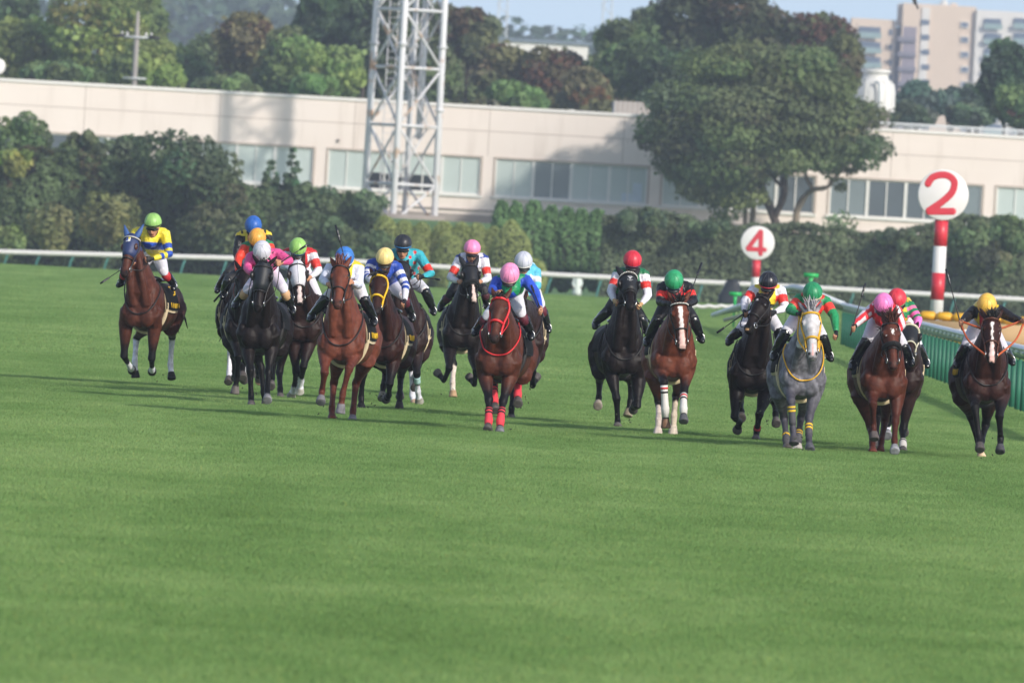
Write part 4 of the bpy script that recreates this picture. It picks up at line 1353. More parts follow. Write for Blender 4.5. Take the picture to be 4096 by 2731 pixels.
def build_horse(H):
    ox, oy, s = H['o']
    D = H['D'] * S
    def Q(p, dep):
        return P4(ox + p[0] / s, oy + p[1] / s, dep)
    k = H.get('k', 1.0)
    ch = Q(H['chest'], D)
    zc = float(np.clip(ch[2], 0.82, 1.12))
    hip = Q(H['hip'], D + 1.35)
    sa = float(np.clip(-(hip[0] - ch[0]) / 1.35, -0.45, 0.45))
    hv = np.array([sa, -math.sqrt(1 - sa * sa), 0.0])
    sv = np.array([-hv[1], hv[0], 0.0])
    upz = np.array([0, 0, 1.0])
    def L3(a, f, z):
        return np.array([ch[0], D, 0]) + sv * a + hv * f + upz * z
    body, coat = [], H['coat']
    # ---- trunk
    st = []
    for f, z, w, h in ((0.06, -.01, .09, .12), (0.0, 0.01, .18, .215), (-0.12, .06, .235, .275), (-0.28, .10, .245, .35),
                       (-0.48, .08, .25, .335), (-0.75, .06, .27, .33), (-1.0, .06, .275, .315), (-1.2, .10, .265, .285),
                       (-1.4, .13, .275, .27), (-1.58, .11, .25, .25), (-1.74, .05, .18, .20), (-1.80, .03, .08, .10)):
        st.append((L3(0, f, zc + z), sv * w * k, upz * h * k))
    tv, tf = loft(st, 24, .74)
    for i, (c_, a_, b_) in enumerate(st):          # egg-shaped section: keel narrower than the ribs, more so in front
        f_ = float(np.dot(c_ - L3(0, 0, 0), hv))
        kk_ = .42 * float(np.clip((f_ + 1.1) / .8, 0, 1))
        w_ = tv[i * 24:(i + 1) * 24]
        rel_ = w_ - c_
        dn_ = np.clip(-rel_[:, 2] / (np.linalg.norm(b_) + 1e-6), 0, 1)
        lat_ = rel_ @ sv
        tv[i * 24:(i + 1) * 24] = w_ - np.outer(lat_ * kk_ * dn_ ** 1.3, sv)
    body.append((tv, tf))
    for q in (-1, 1):
        body.append(ell(L3(q * .10, .005, zc - .055), (sv * .11, hv * .085, upz * .145)))               # breast muscle
        body.append(ell(L3(q * .150, -.13, zc + .13), (sv * .090, hv * .15, upz * .29)))
        body.append(ell(L3(q * .185, -.16, zc - .06), (sv * .060, hv * .10, upz * .13)))                 # shoulder
        body.append(ell(L3(q * .15, -1.42, zc + .10), (sv * .14, hv * .26, upz * .25)))                  # haunch
    # ---- neck and head
    pollp = H['poll']
    nb = L3(0, -.20, zc + .20)
    neckL = 0.80
    p0 = Q(pollp, D - .35)
    d2 = math.hypot(p0[0] - nb[0], p0[2] - nb[2])
    fw = math.sqrt(max(0.30 ** 2, neckL ** 2 - d2 * d2))
    poll = Q(pollp, nb[1] - fw)
    m0 = Q(H['muz'], poll[1] - .2)
    d2 = math.hypot(m0[0] - poll[0], m0[2] - poll[2])
    HL = max(0.60, d2 * 1.04)
    muz = Q(H['muz'], poll[1] - math.sqrt(max(0.0, HL * HL - d2 * d2)))
    t = unit(muz - poll)
    HL = np.linalg.norm(muz - poll)
    tu = H.get('turn', 0.0)
    fwd = unit(hv * math.cos(tu) + sv * math.sin(tu) + upz * .25)
    n = unit(fwd - t * np.dot(fwd, t))
    l = np.cross(t, n)
    if np.dot(l, sv) < 0:
        l = -l
    def HP(a, tt, off):                # head coordinates: across, 0 poll..1 muzzle, out of the forehead
        return poll + l * a + t * (tt * HL) + n * off
    throat = HP(0, .12, -.10)
    mid = nb * .5 + throat * .5 + upz * .03 - hv * .02
    nst = []
    for p, w, h in ((nb - hv * .12 - upz * .05, .232, .34), (nb + (throat - nb) * .22 + upz * .01, .205, .28), (mid + (throat - mid) * .10, .140, .205),
                    (throat + (mid - throat) * .25, .100, .15), (throat + t * 0.0, .08, .115)):
        nst.append((p, w, h))
    tg = unit(throat - nb)
    nn = unit(np.cross(tg, sv))
    body.append(loft([(p, sv * w * k, nn * h * k) for p, w, h in nst], 18))
    for q in (-1, 1):                  # the paired muscles down the front of the neck, the points of the shoulders
        a0, a1 = throat + sv * q * .045 + hv * .02, L3(q * .085, .02, zc + .10)
        am = (a0 + a1) / 2 + sv * q * .018 + hv * .05 - upz * .02
        body.append(tube(smooth_path([a0, am, a1], 4), [.045, .047, .050, .052, .055, .058, .062, .066, .07], n=10))
        body.append(ell(L3(q * .192, -.02, zc + .02), (sv * .058, hv * .075, upz * .11)))
        body.append(ell(L3(q * .215, -.22, zc + .05), (sv * .050, hv * .06, upz * .20)))
    def head_st(g=0.0, t0=-.06, t1=1.02):
        o = []
        for tt, w, d, off in ((-.05, .05, .055, -.04), (.0, .075, .085, -.05), (.1, .094, .105, -.055), (.22, .104, .125, -.07), (.30, .100, .13, -.075),
                              (.42, .084, .118, -.068), (.55, .064, .09, -.05), (.68, .053, .070, -.04), (.78, .053, .064, -.037), (.87, .061, .062, -.04),
                              (.94, .057, .056, -.045), (.99, .042, .040, -.045), (1.01, .02, .02, -.045)):
            if t0 <= tt <= t1:
                o.append((HP(0, tt, off), l * (w + g), n * (d + g)))
        return o
    body.append(loft(head_st(), 16))
    for q in (-1, 1):
        body.append(ell(HP(q * .088, .25, -.012), (l * .026, n * .034, t * .040)))                        # brow over the eye
        body.append(ell(HP(q * .062, .33, -.10), (l * .042, n * .075, t * .085)))                         # jaw
        body.append(ell(HP(q * .040, .885, -.02), (l * .024, n * .030, t * .040)))                        # nostril wing
    ears = []
    for i, q in enumerate((-1, 1)):
        ed = unit(-t * .95 + l * q * H.get('ear', .30) + n * H.get('earn', .12))
        eb = HP(q * .058, -.0, -.035)
        ears.append(loft([(eb - ed * .03, l * .032, n * .026), (eb + ed * .03, l * .038, n * .03), (eb + ed * .08, l * .034, n * .024),
                          (eb + ed * .125, l * .022, n * .016), (eb + ed * .16, l * .008, n * .008)], 10))
    body += ears
    # ---- legs
    zones, legpts = [], {}
    def step(a, p, Lb, sg):
        q = Q(p, a[1])
        d = math.hypot(q[0] - a[0], q[2] - a[2])
        dy = min(math.sqrt(max(0.0, Lb * Lb - d * d)), .92 * Lb) * {'+': -1, '-': 1, '0': 0}[sg]
        q = Q(p, a[1] + dy)
        return q
    def leg(key, a, kn, fe, to, front):
        a, kn, fe, to = (np.array(x) for x in (a, kn, fe, to))
        ps = fe + (to - fe) * .45
        dn = unit(to - fe)
        if front:
            pts = [a, a + (kn - a) * .35, a + (kn - a) * .8, kn, kn + (fe - kn) * .18, kn + (fe - kn) * .55, kn + (fe - kn) * .85, fe, ps]
            rad = [.104, .084, .050, .055, .041, .034, .036, .043, .035]
        else:
            pts = [a, a + (kn - a) * .4, a + (kn - a) * .8, kn, kn + (fe - kn) * .15, kn + (fe - kn) * .55, kn + (fe - kn) * .85, fe, ps]
            rad = [.125, .085, .050, .054, .043, .035, .037, .044, .036]
        rad = [r * k for r in rad]
        body.append(tube(pts, rad, n=12, flat=1.12))
        hs = fe + (to - fe) * .52
        x = unit(sv - dn * np.dot(sv, dn))
        y = np.cross(dn, x)
        body.append(loft([(hs - dn * .02, x * .036, y * .036), (hs, x * .045, y * .046), (hs + (to - hs) * .5, x * .055, y * .058), (to - dn * .006, x * .064, y * .069), (to, x * .058, y * .063)], 14))
        zones.append((key, [(a, kn, 0.0), (kn, fe, 1.0), (fe, to, 2.0)]))
        legpts[key] = (a, kn, fe, to, hs)
    for key, q in (('fl', -1), ('fr', 1)):
        e, kn, fe, to, sg = H[key]
        el = Q(e, L3(0, -.16, 0)[1])
        lim = L3(q * .16, -.16, zc - .12)
        el = np.array([np.clip(el[0], lim[0] - .09, lim[0] + .09), el[1], np.clip(el[2], zc - .34, zc - .02)])
        sh = L3(q * .17, -.06, zc + .02)
        body.append(tube([sh, el], [.115 * k, .10 * k], n=12, flat=1.25))
        kn3 = step(el, kn, .42, sg[0])
        fe3 = step(kn3, fe, .29, sg[1])
        to3 = step(fe3, to, .20, sg[2])
        for v in (kn3, fe3, to3):
            v[2] = max(v[2], 0.0)
        leg(key, el, kn3, fe3, to3, True)
    for key, q in (('hl', -1), ('hr', 1)):
        hk, fe, to, sg = H[key]
        hp = L3(q * .13, -1.48, zc + .08)
        sf = L3(q * .165, -1.24, zc - .17)
        hk3 = step(sf, hk, .44, sg[0])
        fe3 = step(hk3, fe, .36, sg[1])
        to3 = step(fe3, to, .21, sg[2])
        for v in (hk3, fe3, to3):
            v[2] = max(v[2], 0.0)
        body.append(tube([hp, hp * .4 + sf * .6, sf + (hk3 - sf) * .25], [.19 * k, .165 * k, .115 * k], n=14, flat=1.2))
        leg(key, sf, hk3, fe3, to3, False)
    base = L3(0, -.7, 0)
    V, F = fuse(body, .0125, 3)
    # ---- coat colour: each marking belongs to the animal
    cb, cl, cm, cmane = (lin(x) for x in COAT[coat])
    col = np.tile(cb, (len(V), 1))
    nz = hnoise(V - base, 5.0, 3)
    col *= (1 + .12 * nz)[:, None]
    if coat == 'grey':
        dap = hnoise(V - base, 24.0, 8) + .6 * hnoise(V - base, 55.0, 18)
        col *= (1 + .42 * np.clip(dap, -.8, 1.2))[:, None] * .95
    rel = V - poll
    ht, hl, hn = rel @ t / HL, rel @ l, rel @ n
    inhead = (ht > -.15) & (ht < 1.1) & (np.abs(hl) < .16) & (hn > -.26) & (hn < .14)
    bd = np.full(len(V), 9.0)
    bu = np.zeros(len(V))
    bk = np.zeros(len(V), int)
    for zi, (key, sgs) in enumerate(zones):
        for a, b, u0 in sgs:
            tt, dd = seg_param(V, a, b)
            rr = .12 if u0 == 0 else .10
            ok = (dd < bd) & (dd < rr)
            bd[ok] = dd[ok]
            bu[ok] = u0 + tt[ok]
            bk[ok] = zi
    bu = np.where(inhead, 0, bu)
    jit = .06 * hnoise(V, 30, 4)
    start, full = {'bay': (.35, .85), 'bright_bay': (.45, .9), 'dark_bay': (.2, .8), 'grey': (.3, .9)}.get(coat, (.3, 1.0))
    w = sstep(bu + jit, start, full)[:, None]
    col = col * (1 - w) + cl * w
    for key, (u0, c) in H.get('sock', {}).items():
        zi = [z[0] for z in zones].index(key)
        w = (sstep(bu + jit, u0 - .06, u0 + .06) * (bk == zi))[:, None]
        col = col * (1 - w) + lin(c) * w
    for zi, z in enumerate(zones):
        hc = lin(H.get('hoof', {}).get(z[0], '#55504f'))
        w = (sstep(bu, 2.50, 2.55) * (bk == zi))[:, None]
        col = col * (1 - w) + hc * (1 + .2 * nz[:, None]) * w
    if coat == 'grey':                 # pale face
        w = (inhead * sstep(ht, -.1, .1))[:, None] * .9
        col = col * (1 - w) + lin('#c4c1c4') * w
    w = (inhead * sstep(ht + .03 * nz, .80, .93))[:, None] * (.55 if coat == 'grey' else .85)
    col = col * (1 - w) + cm * w
    for q in (-1, 1):                  # nostrils
        dd = np.linalg.norm(np.stack([(hl - q * .043) / .9, (ht - .905) * HL * .75, (hn - .01) / 1.6], 1), axis=1)
        w = (inhead * (1 - sstep(dd, .013, .021)))[:, None]
        col = col * (1 - w) + lin('#0d0a0a') * w
    w = (inhead * (np.abs(ht - .985) < .012) * (hn > -.05))[:, None]           # line of the mouth
    col = col * (1 - .6 * w) + lin('#1a1213') * .6 * w
    for bz in H.get('blaze', []):      # (t0, t1, width0, width1, shift, colour)
        tt = np.clip((ht - bz[0]) / (bz[1] - bz[0]), 0, 1)
        ww = bz[2] + (bz[3] - bz[2]) * tt + .008 * hnoise(V, 45, 6)
        w = (inhead * (ht > bz[0]) * (ht < bz[1]) * (hn > -.06) * (1 - sstep(np.abs(hl - bz[4]), ww * .8, ww * 1.1)))[:, None]
        col = col * (1 - w) + lin(bz[5]) * w
    horse = put('horse', (V, F), M_COAT, loc=base, col=col)
    tag(horse, H['label'], 'horse', 'racehorses galloping on the turf')
    # ---- eyes
    for q in (-1, 1):
        put('eye', [ell(HP(q * .098, .255, -.008), (l * .017, n * .021, t * .024))], M_EYE, horse)
    # ---- mane, forelock, tail
    hm = hair_mat(COAT[coat][3])
    g = np.random.default_rng(int(D * 10))
    out = []
    crest0, crest1 = nb + nn * .24, HP(0, .02, -.09)
    if np.dot(nn, upz) < 0:
        crest0 = nb - nn * .24
    for i in range(46):
        f = i / 45
        p = crest0 * (1 - f) + crest1 * f + upz * (.045 * math.sin(f * math.pi)) - hv * .02
        dr = unit(-hv * 1.0 + sv * g.uniform(-.7, .9) + upz * g.uniform(.1, .8))
        out.append(strand(p, dr, g.uniform(.10, .20), .011, .22, 5, i))
    put('mane', out, hm, horse)
    if 'forelock' in H:
        Lf, upf, nf = H['forelock']
        out = []
        for i in range(nf):
            p = HP(g.uniform(-.045, .045), g.uniform(-.04, .05), .02 + g.uniform(-.03, .015))
            dr = unit(-t * upf + n * g.uniform(.0, .8) + l * g.uniform(-.6, .6) + upz * upf * .4)
            out.append(strand(p, dr, Lf * g.uniform(.6, 1.15), .010, .10 if upf > .3 else .5, 5, i + 100))
        put('forelock', out, hm, horse)
    dock = L3(0, -1.74, zc + .20)
    out = []
    ts = H.get('tail', 0.0)
    for i in range(60):
        dr = unit(-hv * 1.0 + sv * (g.uniform(-.11, .11) + ts) + upz * g.uniform(-.35, .0))
        out.append(strand(dock + g.normal(0, .018, 3), dr, g.uniform(.40, .62), .026, .34, 5, i + 300))
    put('tail', out, hm, horse)
    # ---- hood, blinkers
    hd = H.get('hood')
    if hd:
        mh = mat('hood_' + hd['c'].lstrip('#'), hd['c'], rough=hd.get('rough', .55), var=.12, scale=30)
        t1 = hd.get('t1', .56)
        sh = [loft([(HP(0, tt, off), l * (w + .009), n * (d + .009)) for tt, w, d, off in
                    ((-.06, .055, .06, -.04), (.0, .078, .088, -.05), (.1, .097, .108, -.055), (.22, .107, .128, -.07), (.30, .103, .133, -.075), (.42, .086, .12, -.068), (t1, .066, .093, -.05)) if tt <= t1], 18)]
        nk0 = throat + (mid - throat) * .6
        sh.append(loft([(nk0, sv * .108, nn * .185), (throat + (mid - throat) * .2, sv * .098, nn * .155), (throat, sv * .09, nn * .125)], 16))
        hood = put('hood', sh, mh, horse)
        if hd.get('ears', True):
            out = []
            for q in (-1, 1):
                el_ = hd.get('earlen', .17)
                ed = unit(-t * .95 + l * q * H.get('ear', .30) + n * H.get('earn', .12))
                eb = HP(q * .06, -.0, -.03)
                out.append(loft([(eb - ed * .035, l * .040, n * .034), (eb + ed * .03, l * .046, n * .038), (eb + ed * .09, l * .040, n * .030), (eb + ed * .14, l * .026, n * .02), (eb + ed * el_, l * .008, n * .008)], 10))
            put('ear_cover', out, mat('earc_' + hd.get('ec', hd['c']).lstrip('#'), hd.get('ec', hd['c']), rough=.6), horse)
        if hd.get('cups'):
            cm_ = mat('blinker_' + hd['cups'].lstrip('#'), hd['cups'], rough=.4)
            for q in (-1, 1):
                put('blinker', [loft([(HP(q * .10, .25, -.045), n * .058, t * .062), (HP(q * .125, .25, -.03), n * .056, t * .06), (HP(q * .142, .245, -.01), n * .035, t * .04)], 14)], cm_, horse)
        elif hd.get('holes', True):
            for q in (-1, 1):
                put('eye_opening', [ell(HP(q * .099, .26, -.012), (l * .022, n * .040, t * .048))], mat('coat_' + coat, COAT[coat][0] if coat != 'black' else '#2b2223', rough=.4), horse)
                put('eye', [ell(HP(q * .108, .255, -.006), (l * .019, n * .021, t * .024))], M_EYE, horse)
        if hd.get('seam'):
            put('hood_seam', [tube([HP(0, tt, o_) for tt, o_ in ((.0, .052), (.1, .064), (.22, .07), (.3, .07), (.42, .064), (t1 - .02, .054))], .008, n=6)], mat('seam', hd['seam']), horse)
        if hd.get('badge'):
            bg_ = hd['badge']
            if bg_ == 'square':
                b0 = HP(0, .13, .062)
                for nm, c, a0, a1, q0, q1 in (('badge', '#e8e6e0', -.030, .030, -.035, .035), ('badge', '#27408c', -.024, -.002, -.028, .028), ('badge', '#e6d23a', .004, .025, -.028, .0)):
                    dz = .004 if c == '#e8e6e0' else .008
                    V4 = [b0 + l * x + t * y + n * (dz + z) for z in (-.01, 0) for x, y in ((a0, q0), (a1, q0), (a1, q1), (a0, q1))]
                    put('badge', (np.array(V4), [[3, 2, 1, 0], [4, 5, 6, 7], [0, 1, 5, 4], [1, 2, 6, 5], [2, 3, 7, 6], [3, 0, 4, 7]]), mat('badge_' + c[1:], c), horse, smooth=False)
            else:                      # small pale crest: a crown of loops over a narrow word-like bar
                out = []
                for a_, r_ in ((-.022, .02), (-.010, .03), (.004, .033), (.018, .026), (.028, .014)):
                    out.append(tube([HP(a_ * .2, .235, .062), HP(a_ * .7, .20, .066), HP(a_, .20 - r_ * 1.5, .066), HP(a_ * 1.3, .20 - r_ * .8, .066)], .003, n=5))
                out.append(tube([HP(-.008, .20, .066), HP(.004, .25, .066)], .004, n=5))
                for a_ in (-.03, -.018, -.006, .006, .018, .03):
                    out.append(tube([HP(a_ - .003, .268, .067), HP(a_ + .004, .28, .067)], .003, n=5))
                out.append(tube([HP(-.014, .30, .066), HP(.014, .30, .066)], .0025, n=5))
                put('crest', out, mat('badge_white', '#d8d8dc'), horse)
    # ---- bridle
    bc = H.get('bridle', '#1d191a')
    mb = mat('bridle_' + bc.lstrip('#'), bc, rough=.5, var=.15)
    def hring(tt, g=.010, a0=0.0, a1=2 * math.pi, nn_=18):
        st_ = head_st()
        ts_ = [float(np.dot(x[0] - poll, t) / HL) for x in st_]
        i = min(max(np.searchsorted(ts_, tt), 1), len(st_) - 1)
        f = (tt - ts_[i - 1]) / (ts_[i] - ts_[i - 1])
        c, a, b = (st_[i - 1][j] * (1 - f) + st_[i][j] * f for j in range(3))
        a, b = a + unit(a) * g, b + unit(b) * g
        return [c + a * math.cos(x) + b * math.sin(x) for x in np.linspace(a0, a1, nn_)]
    br = H.get('bridle_r', .0085)
    hg = .02 if hd else .010
    sh = [tube(hring(.58 if not H.get('noseband_t') else H['noseband_t'], .012), br * 1.15, n=6, roundcap=False),
          tube(hring(.075, hg, -.2, math.pi + .2), br * 1.15, n=6)]
    chk = []
    for q in (-1, 1):
        pts = [HP(q * (.078 + hg), .02, -.03), HP(q * (.105 + hg), .18, -.06), HP(q * (.10 + hg * .5), .34, -.07), HP(q * .080, .55, -.055), HP(q * .066, .80, -.045)]
        sh.append(tube(smooth_path(pts, 4), br, n=6))
    bridle = put('bridle', sh, mb, horse)
    if H.get('fluffy'):
        put('sheepskin_noseband', [tube(hring(.52, .020, -.35, math.pi + .35, 22), [.018] + [.03] * 20 + [.018], n=10)], mat('black_fleece', '#141416', rough=.95, bump=.9, bscale=90), horse)
    if H.get('pearls'):
        sh = [ell(p + n * .012, (.0085, .0085, .0085), 8, 5) for p in hring(.065, hg + .006, .12, math.pi - .12, 17)]
        put('pearl_browband', sh, mat('pearl', '#dcdad2', rough=.3, var=.02), horse)
    if H.get('lightband'):
        put('browband', [tube(hring(.07, hg + .008, -.1, math.pi + .1), .010, n=6)], mat('band_' + H['lightband'][1:], H['lightband']), horse)
    for q in (-1, 1):
        c = HP(q * .070, .81, -.045)
        put('bit_ring', [tube([c + t * .032 * math.cos(x) + n * .032 * math.sin(x) for x in np.linspace(0, 6.283, 14)], .0055, n=6, roundcap=False)], M_STEEL, horse)
    # ---- strap round the neck, girth, saddle cloth
    if H.get('collar', True):
        cc = mat('bridle_' + H.get('collarc', '#1d191a').lstrip('#'), H.get('collarc', '#1d191a'), rough=.5)
        pts = []
        drop = H.get('collar_drop', .06)
        for x in np.linspace(-.15 * math.pi, 1.15 * math.pi, 22):
            w = .215 * math.cos(x)
            dn = math.sin(x)
            pts.append(L3(w, -.03 + .12 * max(dn, 0) ** .5 - .14 * (1 - max(dn, 0)), zc + .30 - (.26 + drop) * dn))
        ctr = L3(0, -.25, zc + .1)
        # rest it on the skin: push every point out to the nearest body vertex plus a little
        fit = []
        for p in pts:
            dd = unit(p - ctr)
            relv = V - ctr
            al = relv @ dd
            pr = np.linalg.norm(relv - al[:, None] * dd, axis=1)
            okm = (pr < .03) & (al > 0)
            fit.append(ctr + dd * ((al[okm].max() if okm.any() else np.linalg.norm(p - ctr)) + .006))
        put('neck_strap', [tube(smooth_path(fit[::2], 3), .0085, n=6)], cc, horse)
    def hoop(f, g, a0, a1, nn_=24):
        """points on the trunk's section at f, angle measured from straight up"""
        fs = [(-0.12, .05, .235, .285), (-0.28, .09, .245, .345), (-0.48, .08, .25, .335), (-0.75, .06, .27, .33), (-1.0, .06, .275, .315), (-1.2, .10, .265, .285)]
        fx = [-q[0] for q in fs]
        z, w, h = (np.interp(-f, fx, [q[j] for q in fs]) for j in (1, 2, 3))
        return [L3((w * k + g) * math.sin(x), f, zc + z + (h * k + g) * math.cos(x)) for x in np.linspace(a0, a1, nn_)]
    put('girth', [tube(hoop(-.46, .008, 1.4, 2 * math.pi - 1.4, 22), [.016] * 22, n=6, flat=2.2, up=hv)], M_CREAM if H.get('pad', True) else M_STRAP, horse)
    def drape(f0, f1, g, ang, th=.008, nf=7, na=23):
        A, B = [], []
        for f in np.linspace(f0, f1, nf):
            fl = .012 * math.sin(f * 30)
            A.append(hoop(f, g + th + fl * .3, -ang, ang, na))
            B.append(hoop(f, g, -ang, ang, na))
        A, B = np.array(A).reshape(-1, 3), np.array(B).reshape(-1, 3)
        Fq = []
        N = len(A)
        for i in range(nf - 1):
            for j in range(na - 1):
                a, b = i * na + j, (i + 1) * na + j
                Fq += [[a, a + 1, b + 1, b], [N + b, N + b + 1, N + a + 1, N + a]]
        for i in range(nf - 1):
            for j in (0, na - 1):
                a, b = i * na + j, (i + 1) * na + j
                Fq.append([a, b, N + b, N + a])
        for j in range(na - 1):
            for i in (0, nf - 1):
                a = i * na + j
                Fq.append([a, a + 1, N + a + 1, N + a])
        return np.vstack([A, B]), Fq
    if H.get('pad', True):
        put('saddle_pad', [drape(-.40, -1.02, .010, 1.72)], M_CREAM, horse)
    cloth = put('saddle_cloth', [drape(-.425, -1.08, .022, 1.62)], M_CLOTH, horse)
    put('saddle', [loft([(L3(0, f, zc + z), sv * w, upz * h) for f, z, w, h in ((-.42, .45, .10, .02), (-.5, .46, .15, .035), (-.65, .43, .17, .03), (-.82, .44, .16, .035), (-.9, .45, .12, .02))], 14)], M_LEATHER, horse)
    if H.get('print'):                 # yellow race lettering along the lower rear edge, only partly seen
        sd_ = H['print']
        sh = []
        for i, (fo, kind) in enumerate(((-.62, 'i'), (-.70, 'i'), (-.80, 'o'), (-.92, 'n'), (-1.03, 'i'))):
            def cp(f, a):
                return hoop(f, .036, a, a + .001, 2)[0]
            a0, a1 = sd_ * 1.36, sd_ * 1.53
            r = .006
            if kind == 'i':
                sh.append(tube([cp(fo, a0), cp(fo - .015, a1)], r, n=6))
            elif kind == 'o':
                sh.append(tube([cp(fo + .03 * math.cos(x), (a0 + a1) / 2 + (a1 - a0) / 2 * math.sin(x)) for x in np.linspace(0, 6.28, 12)], r, n=6))
            else:
                sh.append(tube([cp(fo + .03, a1), cp(fo + .03, a0), cp(fo - .03, a1), cp(fo - .03, a0)], r, n=6))
        put('lettering', sh, M_GOLD, cloth)
        sh = [tube([hoop(f, .036, a, a + .001, 2)[0] for f, a in ((-.9, sd_ * .62), (-1.0, sd_ * .70), (-1.03, sd_ * .85), (-.95, sd_ * .98), (-.86, sd_ * 1.02))], .012, n=6)]
        if H.get('number'):
            put('number', sh, M_GOLD, cloth)
    # ---- leg wraps
    for key, spec in H.get('wrap', {}).items():
        a, kn, fe, to, hs = legpts[key]
        u0, u1, c, bands = spec
        full = u1 > 1.0
        pts = [kn + (fe - kn) * u for u in np.linspace(u0, min(u1, .86), 5)]
        rad = [.046, .043, .042, .043, .045]
        if full:
            pts += [fe, fe + (to - fe) * .45]
            rad += [.051, .043]
        w_ = put('leg_wrap', [tube(pts, rad, n=12, flat=1.1, roundcap=False)], mat('wrap_' + c[1:], c, rough=.8, var=.08), horse)
        for u, c2 in bands:
            p = kn + (fe - kn) * u
            d = unit(fe - kn)
            put('wrap_band', [tube([p - d * .011, p + d * .011], .0465, n=12, flat=1.1, roundcap=False)], mat('wrap_' + c2[1:], c2, rough=.8, var=.05), w_)
    return dict(Q=Q, D=D, L3=L3, zc=zc, HP=HP, hv=hv, sv=sv, horse=horse, base=base, V=V, mb=mb, H=H)

def build_rider(h, J):
    Q, L3, hv, sv, zc, D = h['Q'], h['L3'], h['hv'], h['sv'], h['zc'], h['D']
    upz = np.array([0, 0, 1.0])
    dep = lambda f: L3(0, f, 0)[1]
    fh = J.get('fh', -.12)
    hc = Q(J['hel'], dep(fh))                       # centre of the helmet
    pd = J.get('pd', .45)                           # nod of the head
    yw = J.get('yaw', 0.0)
    tl = J.get('tilt', 0.0)
    fdir = unit(hv * math.cos(yw) + sv * math.sin(yw))
    ff = unit(fdir * math.cos(pd) - upz * math.sin(pd))     # where the face looks
    lat = unit(np.cross(ff, upz))
    if np.dot(lat, sv) < 0:
        lat = -lat
    hu = np.cross(lat, ff)
    if hu[2] < 0:
        hu = -hu
    lat, hu = lat * math.cos(tl) - hu * math.sin(tl), hu * math.cos(tl) + lat * math.sin(tl)
    HPt = lambda a, u, f: hc + lat * a + hu * u + ff * f
    sh = {q: Q(J['s' + q], dep(J.get('fs', -.30))) for q in 'lr'}
    el = {q: Q(J['e' + q], dep(J.get('fe', -.16))) for q in 'lr'}
    hd = {q: Q(J['h' + q], dep(J.get('fha' + q, .06))) for q in 'lr'}
    kn = {q: Q(J['k' + q], dep(-.42)) for q in 'lr'}
    ft = {q: Q(J['f' + q], dep(-.60)) for q in 'lr'}
    # keep knees and feet outside the horse's flanks
    for q, sg in (('l', -1), ('r', 1)):
        for dct, f, w in ((kn, -.42, .19), (ft, -.60, .30)):
            a = float(np.dot(dct[q] - L3(0, f, 0), sv))
            if a * sg < w:
                dct[q] = dct[q] + sv * (sg * w - a)
        d = el[q] - sh[q]
        if np.linalg.norm(d) > .36:
            el[q] = sh[q] + unit(d) * .36
    smid = (sh['l'] + sh['r']) / 2
    hips = L3(0, -.86, max(zc + .62, min(smid[2] + .0, zc + .80)))
    hips = hips + sv * float(np.dot(smid - hips, sv)) * .5
    base = L3(0, -.5, 0)
    skin = lin(J.get('skin', '#b98468'))
    # ---- body: head with a face, neck, trunk, arms, hands with fingers, legs
    fc = HPt(0, -.085, .012)
    bd = [ell(fc, (lat * .070, ff * .085, hu * .105)), ell(HPt(0, -.155, .040), (lat * .046, ff * .045, hu * .045)),
          ell(HPt(0, -.105, .098), (lat * .015, ff * .022, hu * .030)), ell(HPt(0, -.145, .084), (lat * .026, ff * .012, hu * .012)),
          tube([HPt(0, -.12, -.03), smid + upz * .0 - hv * .02], [.055, .06], n=10)]
    for q in (-1, 1):
        bd.append(ell(HPt(q * .073, -.085, -.005), (lat * .012, ff * .022, hu * .032)))
    bd.append(tube([hips, hips * .5 + smid * .5, smid], [.11, .10, .10], n=12))
    fing = []
    for q, sg in (('l', -1), ('r', 1)):
        bd.append(tube([sh[q], el[q], hd[q]], [.045, .038, .024], n=10))
        bd.append(tube([hips, kn[q], kn[q] + (ft[q] + upz * .07 - hv * .03 - kn[q]) * .8], [.075, .05, .026], n=10))
        fa = unit(hd[q] - el[q])
        side = unit(np.cross(fa, upz) * 1.0)
        if np.dot(side, sv) * sg > 0:
            side = -side                # towards the other hand
        dn = unit(np.cross(fa, side))
        if dn[2] > 0:
            dn = -dn
        c = hd[q] + fa * .035
        bd.append(ell(c, (fa * .045, side * .020, dn * .040)))
        for i, ln in enumerate((.058, .066, .062, .048)):
            p = c + fa * .034 + dn * (-.030 + .020 * i)
            p2 = p + fa * ln * .42 + side * ln * .18
            p3 = p2 + side * ln * .45 - fa * ln * .12
            p4 = p3 - fa * ln * .35 + side * .004
            bd.append(tube([p - fa * .015, p, p2, p3, p4], [.010, .010, .0095, .009, .008], n=7))
        tb = c - dn * .030 + side * .012
        bd.append(tube([tb, tb + fa * .025 + side * .022 - dn * .012, tb + fa * .045 + side * .036], [.012, .0105, .009], n=7))
    V, F = fuse(bd, .0095, 2)
    col = np.tile(skin, (len(V), 1))
    rel = V - hc
    a_, u_, f_ = rel @ lat, rel @ hu, rel @ ff
    w = ((np.abs(u_ + .148) < .007) & (np.abs(a_) < .026) & (f_ > .05))[:, None]
    col = np.where(w, lin('#6b332c'), col)
    gl = J.get('glove')
    if gl:
        for q in 'lr':
            if q in J.get('gl', 'lr'):
                w = (np.linalg.norm(V - hd[q] - unit(hd[q] - el[q]) * .02, axis=1) < .075)[:, None]
                col = np.where(w, lin(gl), col)
    per = put('person', (V, F), M_SKIN, loc=base, col=col)
    tag(per, J['label'], 'jockey', 'jockeys riding the racehorses')
    # ---- helmet
    hm = mat('cap_' + J['cap'][1:], J['cap'], rough=J.get('capr', .42), var=.06, scale=12, bump=.25, bscale=18)
    dome = []
